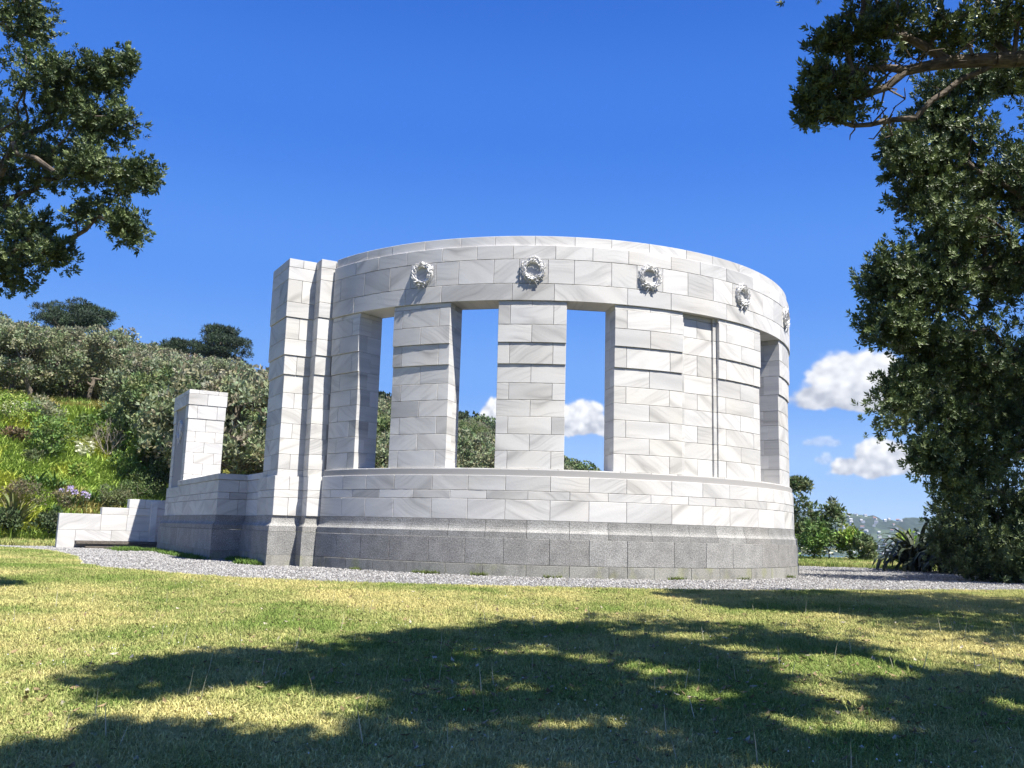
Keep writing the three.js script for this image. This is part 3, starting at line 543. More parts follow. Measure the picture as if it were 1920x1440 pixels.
function pickIn(b) {          // a point near the shell of a blob {c, r}, and the way out of it
  for (;;) { const x = rnd(-1, 1), y = rnd(-1, 1), z = rnd(-1, 1), l = Math.hypot(x, y, z); if (l > 1 || l < .05) continue; const k = Math.pow(R(), .45) / l; return [V(b.c.x + x * k * b.r.x, b.c.y + y * k * b.r.y, b.c.z + z * k * b.r.z), V(x / b.r.x, y / b.r.y, z / b.r.z).normalize()]; }
}
const rosettes = [rosetteGeo(14, .088, .036, 3), rosetteGeo(12, .096, .038, 9, 1.1)];
// a big spreading tree built round blobs of foliage; blobs [{c, r, n}] with n twig ends each
function bigTree(name, label, group, trunk, blobs, { per = 4, size = 1, palette, spread = .24, tipR = .0055, mat = bark, paths = [] } = {}) {
  const t = thing(name, label, 'tree', group), base = trunk[0].clone(); t.position.copy(base);
  const tips = [], items = [];
  for (const b of blobs) for (let i = 0; i < b.n; i++) { const [p, d] = pickIn(b); tips.push(p.sub(base)); for (let k = 0; k < (b.per ?? per); k++) {
    const o = p.clone().add(V(rnd(-1, 1), rnd(-1, 1), rnd(-1, 1)).multiplyScalar(b.spread ?? spread)); if (k === 0) o.copy(p);
    const dir = d.clone().multiplyScalar(.8).add(V(rnd(-.6, .6), rnd(.1, 1.1), rnd(-.6, .6))).normalize(), c = palette[Math.floor(R() * palette.length)], j = rnd(.8, 1.2);
    items.push([o, aim(dir, rnd(0, 6.28)), size * (b.size ?? 1) * rnd(.8, 1.25), [c[0] * j, c[1] * j, c[2] * j]]);
  } }
  const trunkR = trunk.map((p) => p.clone().sub(base));
  part('trunk', limbs(trunkR, tips, { tipR, paths: paths.map((q) => q.map((v) => v.clone().sub(base))) }), mat, t);
  const half = [[], []]; items.forEach((x, i) => half[i % 2].push(x));
  half.forEach((h, i) => copies('crown', rosettes[i], nearLeaf, h, t));
  return t;
}
const LEAF = [[.095, .135, .052], [.08, .115, .046], [.125, .17, .062], [.065, .092, .042], [.215, .265, .105], [.165, .215, .085]];      // old and young leaves of the same kind of tree
const px = (x, y, depth, rx, ry, n, flat = 1) => { const c = at(x, y, depth), k = depth / F; return { c, r: V(rx * k, ry * k, Math.max(rx, ry) * k * flat), n }; };

// ------------------------------------------------------------------ the big trees near the camera
R = mulberry(2024);
{ // left: crown reaching into the frame, trunk beyond its left edge
  const b = [px(30, 20, 13.5, 85, 60, 40), px(-40, -60, 14, 150, 90, 60), px(110, 150, 13, 95, 62, 60), px(205, 140, 13, 42, 34, 22), px(236, 112, 13, 18, 14, 8), px(60, 300, 13.6, 110, 100, 60), px(195, 225, 13, 64, 46, 40), px(190, 320, 12.9, 74, 44, 40), px(268, 328, 12.8, 38, 22, 18), px(238, 420, 12.8, 34, 34, 24), px(165, 395, 12.9, 40, 26, 12), px(104, 478, 13, 34, 28, 16), px(60, 425, 13.2, 40, 40, 16), px(20, 490, 13.5, 58, 66, 40), px(-20, 400, 14, 90, 90, 40), px(-110, 180, 14.5, 190, 160, 130), px(-250, 60, 15.5, 240, 230, 140), px(-420, 150, 15, 230, 220, 110), px(-200, -180, 15, 240, 140, 90)];
  const o = V(-12.6, groundY(-12.6, -14.2), -14.2);
  bigTree('broadleaf_tree', 'tree with dark glossy leaves reaching in from the left edge', 'big trees framing the lawn', [o, V(-12.3, 1.6, -14.3), V(-11.9, 3.2, -14.1), V(-11.2, 4.4, -13.9)], b, { per: 11, palette: LEAF, size: .8, spread: .18, mat: bark, tipR: .007 });
}
{ // right, close: branches hang into the top right corner, the canopy over the camera shades the lawn
  const b = [px(1640, 62, 9, 95, 46, 34), px(1560, 70, 9, 44, 28, 18), px(1536, 150, 9, 38, 40, 22), px(1526, 212, 9, 26, 14, 9), px(1590, 130, 9.2, 60, 30, 16), px(1660, 14, 9.2, 80, 34, 26), px(1740, 62, 9.3, 90, 40, 30), px(1850, 40, 9.4, 110, 50, 40), px(1950, 60, 9.5, 110, 80, 40), px(2060, 130, 9.5, 150, 120, 50), px(1800, -80, 9.5, 180, 80, 50), px(1560, -90, 9, 150, 60, 36)];
  b.push(px(1565, 212, 9, 60, 26, 12), px(1515, 190, 9, 20, 22, 8), px(1600, 180, 9.1, 60, 30, 12));
  for (const q of b) { q.per = 5; q.spread = .11; q.n = Math.round(q.n * 1.15); }
  for (const q of [px(1620, 165, 9.1, 110, 50, 70), px(1640, 228, 9.1, 80, 26, 26), px(1750, 120, 9.2, 110, 30, 26)]) { q.per = 0; b.push(q); }      // bare twigs
  // canopy parts out of the picture, above the patches of lawn they shade: [photo x, y of the patch, radius m, height m]
  const shade = [[300, 1275, .75, 8.4], [420, 1245, .8, 8.6], [545, 1262, .7, 8.2], [700, 1225, .85, 9], [860, 1205, .9, 9.4], [1010, 1195, .9, 9.4], [1160, 1215, .9, 9.2], [1290, 1240, .75, 8.8], [640, 1275, .7, 8.6], [790, 1275, .75, 8.8], [930, 1250, .7, 9], [1090, 1275, .75, 8.8], [1010, 1330, .6, 8.6], [840, 1335, .6, 8.4], [1180, 1320, .55, 8.4], [240, 1400, .55, 8], [100, 1436, .5, 7.8], [330, 1436, .55, 7.8], [480, 1440, .5, 8], [690, 1400, .6, 8.2], [620, 1450, .6, 8], [860, 1420, .6, 8.2], [1030, 1410, .55, 8.2], [1190, 1420, .55, 8.2], [1370, 1280, .6, 8.4], [1440, 1210, .6, 8.8], [1300, 1360, .5, 8], [1420, 1400, .5, 8], [1560, 1218, .5, 8.4], [1700, 1300, .6, 8], [1800, 1350, .7, 7.8], [1890, 1290, .6, 8], [1740, 1420, .6, 7.8], [1560, 1440, .45, 7.8], [1900, 1420, .7, 7.6], [1460, 1330, .45, 8]];
  for (const [x, y, r, h] of shade) { const g = hit(x, y), k = (h - g.y) / SUN.y, c = g.clone().addScaledVector(SUN, k); b.push({ c, r: V(r, r * .5, r), n: Math.round(80 * r * r) + 10, per: 8, size: 1.8 }); }
  for (const [x, y, z, r, n] of [[8.5, 8.6, -3.5, 1.8, 60], [10.5, 8.8, -6, 2.2, 80], [9, 9.6, -1, 2.2, 70], [6.2, 9.8, .5, 1.8, 50], [11.5, 8.5, -2, 2, 60]]) b.push({ c: V(x, y, z), r: V(r, r * .6, r), n, size: 1.6 });
  const o = V(8.6, groundY(8.6, -1.8), -1.8);
  bigTree('broadleaf_tree', 'tree whose dark branches hang into the top right corner', 'big trees framing the lawn', [o, V(8.3, 1.8, -2), V(7.9, 3.6, -2.6), V(7.4, 5.2, -3.4)], b, { per: 6, palette: LEAF, size: .76, spread: .2, tipR: .006, mat: bark,
    paths: [[at(2120, 60, 9), at(1990, 95, 9.3), at(1900, 112, 9.3), at(1780, 116, 9.25), at(1700, 132, 9.2), at(1630, 128, 9.1), at(1575, 150, 9)], [at(1870, 118, 9.3), at(1800, 150, 9.25), at(1745, 190, 9.2), at(1715, 222, 9.15), at(1665, 226, 9.1), at(1600, 236, 9.05), at(1548, 220, 9)], [at(1700, 132, 9.2), at(1660, 165, 9.15), at(1600, 185, 9.1), at(1545, 180, 9)], [at(1780, 116, 9.25), at(1700, 70, 9.2), at(1610, 55, 9.1)]] });
}
{ // right: tall crown beside the path
  const b = [px(1800, 165, 14, 75, 40, 34), px(1890, 130, 14.2, 70, 50, 40), px(1752, 215, 14, 48, 40, 26), px(1694, 268, 13.6, 40, 28, 18), px(1722, 300, 13.6, 66, 42, 36), px(1790, 260, 14, 80, 50, 40), px(1730, 365, 13.6, 62, 40, 30), px(1850, 330, 14.2, 100, 80, 60), px(1762, 430, 13.6, 90, 50, 46), px(1668, 520, 13.2, 62, 56, 40), px(1745, 530, 13.6, 80, 70, 50), px(1672, 615, 13.2, 62, 48, 36), px(1850, 500, 14.2, 110, 110, 80), px(1755, 650, 13.6, 80, 46, 40), px(1690, 735, 13.2, 38, 30, 20), px(1730, 700, 13.5, 44, 26, 14), px(1850, 680, 14, 110, 80, 70), px(1790, 780, 13.6, 50, 28, 20), px(1745, 855, 13.4, 40, 42, 28), px(1820, 850, 13.8, 70, 50, 34), px(1790, 915, 13.6, 34, 30, 14), px(1890, 800, 14, 80, 70, 44), px(1960, 400, 14.5, 140, 200, 120), px(2020, 680, 14.5, 150, 180, 100), px(2100, 420, 15, 200, 180, 100), px(1985, 200, 15, 90, 60, 30)];
  const g = V(10.2, groundY(10.2, -14.6), -14.6);
  bigTree('broadleaf_tree', 'tall dark tree at the right edge with its crown over the path', 'big trees framing the lawn', [g, V(10.1, 1.4, -14.6), V(9.7, 2.6, -14.5), V(9.3, 3.8, -14.4), V(9, 5.2, -14.3)], b, { per: 12, palette: LEAF, size: .86, spread: .19, mat: bark, tipR: .0065 });
}
{ // right, out of the picture: its crown keeps the tall tree and the verge in shade
  const b = []; for (const [x, y, z, r, n] of [[13.2, 9.5, -10.5, 2.6, 110], [13.2, 11.4, -12.6, 2.0, 80], [15.5, 9, -13.5, 2.6, 110], [14.8, 11.6, -11.5, 2.4, 100], [17.5, 8, -16.5, 2.6, 90], [13, 7.8, -8.4, 2.2, 80], [15.8, 6.5, -10, 2.4, 80], [12.2, 8.2, -12.6, 1.7, 60], [9.9, 9.4, -10.6, 1.6, 80], [9.7, 8.2, -9.4, 1.5, 70], [11.2, 9.4, -11.6, 1.6, 80], [10.2, 7.2, -10.2, 1.2, 50]]) b.push({ c: V(x, y, z), r: V(r, r * .75, r), n });
  const g = V(15.6, groundY(15.6, -11), -11);
  bigTree('broadleaf_tree', 'tall tree standing outside the picture on the right', 'big trees framing the lawn', [g, V(15.4, 2, -11), V(15, 4, -11.2), V(14.6, 6, -11.4)], b, { per: 5, palette: LEAF, size: 1.3, spread: .35 });
}
console.log('big trees');

// ------------------------------------------------------------------ foliage for things farther off: leaf-sized faces with their own tint, merged into one crown
function leafSoup() {
  const pos = [], nor = [], col = [];
  return { pos, nor, col,
    puff(c, rad, n, len, wid, tint, up = .3, jitter = .28) {
      for (let i = 0; i < n; i++) {
        let dx = R() - .5, dy = R() - .5 + up, dz = R() - .5; let l = Math.hypot(dx, dy, dz) || 1; dx /= l; dy /= l; dz /= l;
        const q = rad * (.35 + .65 * R()), ox = c.x + dx * q, oy = c.y + dy * q, oz = c.z + dz * q;
        let kx = dx * .7 + (R() - .5) * 1.3, ky = dy * .7 + (R() - .5) * 1.3 + .1, kz = dz * .7 + (R() - .5) * 1.3; l = Math.hypot(kx, ky, kz) || 1; kx /= l; ky /= l; kz /= l;
        let sx = R() - .5, sy = R() - .5, sz = R() - .5; let ax = ky * sz - kz * sy, ay = kz * sx - kx * sz, az = kx * sy - ky * sx; l = Math.hypot(ax, ay, az) || 1; ax /= l; ay /= l; az /= l;
        const L = len * (.65 + .7 * R()), h = wid * (.35 + .3 * R()), m = L * .45, b = 1 + (R() - .5) * 2 * jitter;
        let nx = ky * az - kz * ay, ny = kz * ax - kx * az, nz = kx * ay - ky * ax;
        pos.push(ox, oy, oz, ox + kx * m + ax * h, oy + ky * m + ay * h, oz + kz * m + az * h, ox + kx * L, oy + ky * L, oz + kz * L, ox, oy, oz, ox + kx * L, oy + ky * L, oz + kz * L, ox + kx * m - ax * h, oy + ky * m - ay * h, oz + kz * m - az * h);
        for (let v = 0; v < 6; v++) { col.push(tint[0] * b, tint[1] * b, tint[2] * b); nor.push(-nx, -ny, -nz); }
      }
    },
    done() { return geo(pos, null, null, col); },
  };
}
function domePoint(c, r, low = -.2) { for (;;) { const x = rnd(-1, 1), y = rnd(low, 1), z = rnd(-1, 1), l = Math.hypot(x, y, z); if (l > 1 || l < .1) continue; return [V(c.x + x / l * r.x, c.y + y / l * r.y, c.z + z / l * r.z), V(x / l, y / l, z / l)]; } }
const FPAL = { grey: [[.252, .272, .156], [.217, .242, .131], [.293, .307, .181], [.181, .211, .106]], green: [[.154, .208, .077], [.136, .184, .068], [.184, .227, .092]], pine: [[.038, .063, .030], [.046, .076, .034], [.034, .055, .029]], deep: [[.063, .092, .038], [.076, .105, .042]] };
// a tree crown of many small heads of leaves
function forestTree({ rx = 3.4, ry = 2.6, h = 6.5, heads = 40, hr = [.7, 1.25], puffs = 22, leaves = 15, len = .23, wid = .13, pal = FPAL.grey, low = -.6, trunkR = .03, flat = .75, inner = .62 }) {
  const g = new THREE.Group(), c = V(0, h - ry, 0), soup = leafSoup(), tips = [];
  for (let i = 0; i < heads; i++) {
    const [p, d] = domePoint(c, V(rx * rnd(inner, 1), ry * rnd(.7, 1), rx * rnd(inner, 1)), low), r = rnd(...hr), base = pal[Math.floor(R() * pal.length)], j = rnd(.85, 1.18); tips.push(p.clone().addScaledVector(d, -r * .6));
    for (let k = 0; k < puffs; k++) { const [q] = domePoint(p, V(r, r * flat, r), -.35); soup.puff(q, .26, leaves, len, wid, base.map((x) => x * j * rnd(.85, 1.15)), .3); }
  }
  part('trunk', limbs([V(0, -.6, 0), V(rnd(-.2, .2), h * .18, rnd(-.2, .2)), V(rnd(-.5, .5), h * .36, rnd(-.5, .5))], tips, { step: .6, sides: 5, tipR: trunkR, power: 2.4, wiggle: .08 }), barkGrey, g);
  part('crown', soup.done(), farLeaf, g);
  return g;
}
function plantAt(proto, name, label, category, group, p, s, turn, sy = s) {
  const t = proto.clone(); t.name = numbered(name); t.userData = {}; tag(t, label, category, group); t.position.copy(p); t.scale.set(s, sy, s); t.rotation.y = turn; scene.add(t); return t;
}
const toPx = (p) => { const q = p.clone().project(camera); return [960 + q.x * 960, 720 - q.y * 720]; };
{
  const protos = []; for (let i = 0; i < 5; i++) protos.push(forestTree({ rx: rnd(3.1, 3.9), ry: rnd(2.3, 3), h: rnd(5.6, 6.8), heads: 74, hr: [.5, .95], puffs: 15, pal: i === 3 ? FPAL.green : FPAL.grey }));
  const farProtos = []; for (let i = 0; i < 3; i++) farProtos.push(forestTree({ rx: rnd(3, 4), ry: rnd(2.4, 3), h: rnd(6, 7.5), heads: 26, hr: [.9, 1.5], puffs: 14, leaves: 9, len: .5, wid: .3, pal: i < 2 ? FPAL.deep : FPAL.green }));
  const front = (x) => (x < 0 ? 725 : x < 150 ? lerp(725, 762, x / 150) : x < 320 ? lerp(762, 885, (x - 150) / 170) : 1100);
  const SKYLINE = [[-100, 568], [0, 570], [120, 590], [220, 604], [280, 628], [330, 652], [420, 662], [500, 684], [620, 715], [720, 740], [790, 757], [865, 776], [905, 789], [930, 803], [1060, 872], [1085, 879], [1140, 882], [1300, 884]];
  const spots = [], seen = (a, b) => b > -60 && a < 512 || b > 700 && a < 738 || b > 858 && a < 932 || b > 1055 && a < 1140;
  const Rf = mulberry(4242);
  for (let i = 0; i < 9000; i++) {
    const near = i < 5500, x = near ? -75 + 78 * Rf() : -60 + 80 * Rf(), z = near ? -46 - 64 * Rf() : -110 - 110 * Rf();
    if (hillAt(x, z) < .5) continue;
    const p = V(x, groundY(x, z), z), [qx, qy] = toPx(p); if (qy > front(qx) && hillF(x, z) < 19) continue;
    const w = 3.6 * F / -z; if (!seen(qx - w, qx + w)) continue;
    const gap = near ? 4.0 + 1.1 * Rf() : 5; if (spots.some((s) => s.distanceTo(p) < gap)) continue;
    p.k = Math.floor(Rf() * 5); p.turn = Rf() * 6.28; p.s = .8 + .45 * Rf();
    while (p.s > .5 && toPx(V(x, p.y + 7.3 * p.s, z))[1] < edge(SKYLINE, qx) - 6 + 10 * Rf()) p.s -= .04;      // the forest's outline against the sky
    if (p.s <= .5) continue; if (!near && toPx(V(x, p.y + 6.5 * p.s, z))[1] > 884) continue;
    p.q = [qx, qy]; spots.push(p);
  }
  const tone = ['grey green', 'silvery green', 'olive green', 'fresh green', 'dull green'], farTone = ['dark green', 'deep green', 'mid green'];
  spots.forEach((p) => {
    const x = p.q[0], size = p.s > 1.05 ? 'large' : p.s > .85 ? 'middling' : 'small', row = p.z > -58 ? 'forest front' : p.z > -76 ? 'middle forest' : 'upper forest';
    const place = x < 130 ? 'near the left edge' : x < 320 ? 'left of the end block' : x < 430 ? 'behind the end block' : x < 600 ? 'between end block and pylon' : x < 800 ? 'seen through the leftmost opening' : x < 1000 ? 'seen through the second opening' : 'seen through the third opening';
    if (p.z > -110) plantAt(protos[p.k], 'forest_tree', `${size} ${tone[p.k]} tree in the ${row} ${place}`, 'tree', 'forest on the left hillside', p, p.s, p.turn, p.s * (.92 + .12 * R()));
    else plantAt(farProtos[p.k % 3], 'hill_tree', `${size} ${farTone[p.k % 3]} tree on the far hill ${place}`, 'tree', 'trees on the hill behind the memorial', p, p.s, p.turn);
  });
  console.log('forest', spots.length);
  // pines standing out above the forest
  R = mulberry(31);
  const pine = (label, x, yTop, yMid, halfW, depth, o = {}) => { const p = at(x, yMid, depth); p.y = groundY(p.x, p.z); const k = depth / F, top = at(x, yTop, depth).y - p.y, ry = (yMid - yTop) * k * .62; plantAt(forestTree({ rx: halfW * k, ry, h: top, heads: 64, hr: [.45, .85], puffs: 20, leaves: 13, len: .34, wid: .07, pal: FPAL.pine, low: -.5, trunkR: .04, flat: .38, inner: .3, ...o }), 'pine_tree', label, 'tree', null, p, 1, .6); };
  pine('dark umbrella shaped pine rising above the forest skyline', 408, 616, 690, 60, 92, { heads: 70, hr: [.5, .95], inner: .25, low: -.35 }); pine('broad dark pine on the skyline near the left tree', 140, 572, 622, 76, 84, { pal: FPAL.pine.map((c) => c.map((v) => v * 1.3)) }); pine('small dark pine left of the umbrella shaped pine', 328, 642, 668, 17, 90, { heads: 24 });
}
// ------------------------------------------------------------------ scrub on the slope, left
function shrub(name, label, group, [bx, by], w, h, o = {}) {       // base and size in photo pixels, set on the ground there
  const { pal = FPAL.green, puffs = 90, leaves = 12, len = .2, wid = .09, depth = null, cat = 'shrub', heads = 9, stems = true, gap = 0 } = o;
  const p = depth ? at(bx, by, depth) : hit(bx, by, 12); if (depth) p.y = groundY(p.x, p.z);
  const k = -p.z / F, rx = w * k / 2, hy = h * k, t = thing(name, label, cat, group); t.position.copy(p);
  const soup = leafSoup(), tips = [];
  for (let i = 0; i < heads; i++) { const [q, d] = domePoint(V(0, hy * .45, 0), V(rx * rnd(.35, .72), hy * rnd(.2, .42), rx * rnd(.35, .72)), -.6), r = Math.min(rx, hy) * rnd(.26, .42); tips.push(q); const c = pal[Math.floor(R() * pal.length)], j = rnd(.85, 1.15);
    for (let n = 0; n < puffs / heads * (1 - gap); n++) { const [a] = domePoint(q, V(r, r * .85, r), -.7); soup.puff(a, Math.min(.2, r * .5), leaves, len, wid, c.map((x) => x * j * rnd(.85, 1.15)), .25); } }
  if (stems) part('stem', limbs([V(0, -.2, 0), V(0, hy * .15, 0)], tips, { step: .3, sides: 4, tipR: .012 }), barkGrey, t);
  part('foliage', soup.done(), farLeaf, t); return t;
}
R = mulberry(77);
const SP = { lime: [[.251, .358, .057], [.213, .319, .053], [.290, .367, .072]], mid: [[.145, .232, .053], [.174, .261, .057], [.125, .202, .048]], olive: [[.145, .164, .068], [.125, .145, .063]], brown: [[.174, .154, .077], [.145, .136, .072], [.202, .174, .097]], pale: [[.261, .290, .164], [.222, .251, .145]], deep: [[.072, .112, .039], [.087, .125, .044]] };
const SG = 'shrubs on the left slope';
[['leafy_shrub', 'round bright green shrub at the top of the slope by the left edge', [25, 800], 110, 66, { pal: SP.lime }], ['leafy_shrub', 'pale grey green shrub just below the forest edge', [82, 800], 90, 60, { pal: SP.pale }],
 ['leafy_shrub', 'wide dark green bush in the middle of the slope', [95, 868], 110, 84, { pal: SP.mid, puffs: 150 }], ['leafy_shrub', 'upright green shrub behind the bare grey shrub', [222, 862], 74, 96, { pal: SP.mid, puffs: 120 }],
 ['leafy_shrub', 'bright green shrub right of the bare grey shrub', [262, 884], 66, 84, { pal: SP.lime, puffs: 110 }], ['leafy_shrub', 'green shrub below the bare grey shrub', [230, 905], 80, 56, { pal: SP.mid, puffs: 110 }],
 ['leafy_shrub', 'broad fine leaved bush above the stepped wall', [262, 955], 100, 62, { pal: [[.12, .17, .05], [.10, .15, .045]], len: .12, wid: .05, puffs: 170, leaves: 14 }], ['leafy_shrub', 'brownish olive bush directly behind the stepped wall', [212, 962], 74, 54, { pal: SP.olive, len: .13, wid: .045, puffs: 150, leaves: 14 }],
 ['leafy_shrub', 'dark green shrub beside the end of the stepped wall', [90, 1012], 80, 62, { pal: SP.deep, len: .14, puffs: 130 }], ['leafy_shrub', 'brown tinted shrub low on the slope near the left edge', [38, 958], 92, 56, { pal: SP.brown, len: .14, wid: .05, puffs: 120 }],
 ['leafy_shrub', 'brown heathy shrub above the strap leaved plants', [130, 958], 70, 40, { pal: SP.brown, len: .14, wid: .05 }], ['leafy_shrub', 'reddish brown shrub high on the slope at the left edge', [28, 838], 60, 36, { pal: [[.20, .13, .07], [.16, .13, .06]] }],
 ['leafy_shrub', 'small dark shrub in the grass below the wide bush', [58, 880], 44, 40, { pal: SP.olive, len: .13, wid: .05 }], ['leafy_shrub', 'dark green bush against the forest right of the slope', [300, 930], 60, 80, { pal: SP.deep, puffs: 140 }],
 ['leafy_shrub', 'bushy green shrub under the forest edge', [165, 835], 70, 60, { pal: SP.mid }], ['leafy_shrub', 'glossy dark bush behind the end block', [290, 880], 60, 70, { pal: SP.deep, puffs: 120 }],
 ['leafy_shrub', 'yellow green low bush in the middle of the grass', [150, 905], 60, 30, { pal: SP.lime }], ['leafy_shrub', 'dark evergreen bush at the left edge beside the lawn', [5, 1008], 60, 56, { pal: SP.deep, puffs: 120 }],
].forEach(([n, l, b, w, h, o]) => shrub(n, l, SG, b, w, h, o));
{ // bare grey shrub
  const p = hit(200, 868, 12), k = -p.z / F, t = thing('bare_shrub', 'leafless grey shrub with fine upright twigs on the slope', 'shrub'); t.position.copy(p);
  const tips = []; for (let i = 0; i < 260; i++) { const [q] = domePoint(V(0, 46 * k, 0), V(34 * k * rnd(.5, 1), 44 * k * rnd(.5, 1), 34 * k), -.2); tips.push(q); }
  part('stem', limbs([V(0, -.2, 0), V(0, .4, 0)], tips, { step: .25, sides: 4, tipR: .004, sag: .02, wiggle: .03, direct: .8 }), std(lin(.40, .34, .29), .95), t);
}
function strapPlant(name, label, category, group, p, n, len, wid, mats, droop = .6, lean = .5) {       // long arching strap leaves, each a part
  const t = thing(name, label, category, group); t.position.copy(p);
  for (let i = 0; i < n; i++) {
    const a = i * 2.4 + rnd(-.3, .3), L = len * rnd(.7, 1.15), pos = [], segs = 6; let x = rnd(.02, .14), y = 0, tilt = rnd(.05, lean), ox = rnd(-.15, .15), oz = rnd(-.15, .15); const dr = droop * rnd(.5, 1.6);
    const row2 = []; for (let s = 0; s <= segs; s++) { const q = s / segs, w = wid * (.55 + 1.6 * q) * Math.pow(1 - q, .55) * .9 + .002; row2.push([x, y, w]); tilt += dr * q * .75; x += Math.sin(tilt) * L / segs; y += Math.cos(tilt) * L / segs; if (y < -.02) y = -.02; }
    const P = ([r, h, w], sd) => { const ca = Math.cos(a), sa = Math.sin(a); return [ox + ca * r - sa * w * sd, h + (sd ? w * .25 : 0), oz + sa * r + ca * w * sd]; };
    for (let s = 0; s < segs; s++) for (const sd of [-1, 1]) { const A = P(row2[s], 0), B = P(row2[s], sd), C = P(row2[s + 1], sd), D = P(row2[s + 1], 0); pos.push(...A, ...B, ...C, ...A, ...C, ...D); }
    part('leaf', geo(pos), mats[i % mats.length], t);
  }
  return t;
}
const flaxMats = [leafMat(.05, .065, .035, .1, .45), leafMat(.075, .085, .05, .1, .4), leafMat(.04, .05, .03, .1, .5)], lilyMats = [leafMat(.10, .19, .05, .25), leafMat(.13, .21, .05, .25), leafMat(.085, .16, .045, .25)], yellowFlax = [leafMat(.20, .22, .07, .2), leafMat(.15, .18, .06, .2), leafMat(.24, .22, .09, .2)];  // flaxMats carry the shade of the thicket as darker leaf colour
strapPlant('flax_bush', 'yellowish flax clump at the left edge below the slope', 'flax', null, hit(22, 1000, 12), 46, 1.9, .07, yellowFlax, .5);
strapPlant('lily_clump', 'green strap leaved clump on the slope left of the wide bush', 'plant', null, hit(66, 925, 12), 40, 1.3, .06, lilyMats, .7);
strapPlant('lily_clump', 'green strap leaved clump in the grass above the stepped wall', 'plant', null, hit(105, 930, 12), 40, 1.2, .06, lilyMats, .7);
strapPlant('lily_clump', 'strap leaved clump beside the olive bush behind the stepped wall', 'plant', null, hit(175, 955, 12), 36, 1.1, .06, lilyMats, .7);
{ // lilac flower heads
  const p = hit(135, 962, 12), t = strapPlant('flowering_lily', 'strap leaved plant with lilac flower heads above the stepped wall', 'plant', null, p, 34, 1.1, .055, lilyMats, .7), lilac = std(lin(.50, .42, .62), .8), stalk = std(lin(.15, .22, .07), .8);
  for (const [dx, h, dz] of [[-.55, 1.0, .1], [-.25, 1.15, -.1], [.15, .95, .2], [.5, .9, 0], [.75, .8, .15], [-.05, 1.05, .3]]) {
    const s = part('flower_stalk', new THREE.CylinderGeometry(.012, .014, h, 5).translate(0, h / 2, 0), stalk, t); s.position.set(dx, 0, dz);
    const fp = []; for (let i = 0; i < 40; i++) { const d = V(rnd(-1, 1), rnd(-.5, 1), rnd(-1, 1)).normalize(); leafTris(fp, d.clone().multiplyScalar(.06), d, V(rnd(-1, 1), rnd(-1, 1), rnd(-1, 1)).cross(d).normalize(), .12, .05, .01); }
    const f = part('flower_head', geo(fp), lilac, s); f.position.y = h;
  }
}
console.log('scrub');
// ------------------------------------------------------------------ right: bushes behind the drum, thicket and flax by the path
const BG = 'bushes at the edge of the headland';
[['leafy_shrub', 'tall dark bush close behind the right side of the drum', [1502, 1050], 70, 180, { depth: 46, pal: FPAL.green, puffs: 260, heads: 14, len: .22 }], ['leafy_shrub', 'rounded bush standing second from the drum on the headland edge', [1555, 1052], 70, 122, { depth: 46, pal: FPAL.green, puffs: 220, heads: 12, len: .22 }],
 ['leafy_shrub', 'bright green low bush in front of the rounded bush', [1528, 1056], 90, 70, { depth: 44, pal: SP.mid, puffs: 200, heads: 12, len: .18 }], ['leafy_shrub', 'lime green bush left of the gap with the water', [1598, 1056], 70, 62, { depth: 45, pal: SP.lime, puffs: 170, heads: 10, len: .18 }],
 ['leafy_shrub', 'small olive bush at the very edge of the water gap', [1624, 1060], 54, 54, { depth: 44, pal: FPAL.green, puffs: 150, heads: 9, len: .17 }], ['leafy_shrub', 'bright green bush showing above the flax', [1712, 1062], 70, 66, { depth: 39, pal: SP.lime, puffs: 170, heads: 10, len: .18 }],
].forEach(([n, l, b, w, h, o]) => shrub(n, l, BG, b, w, h, o));
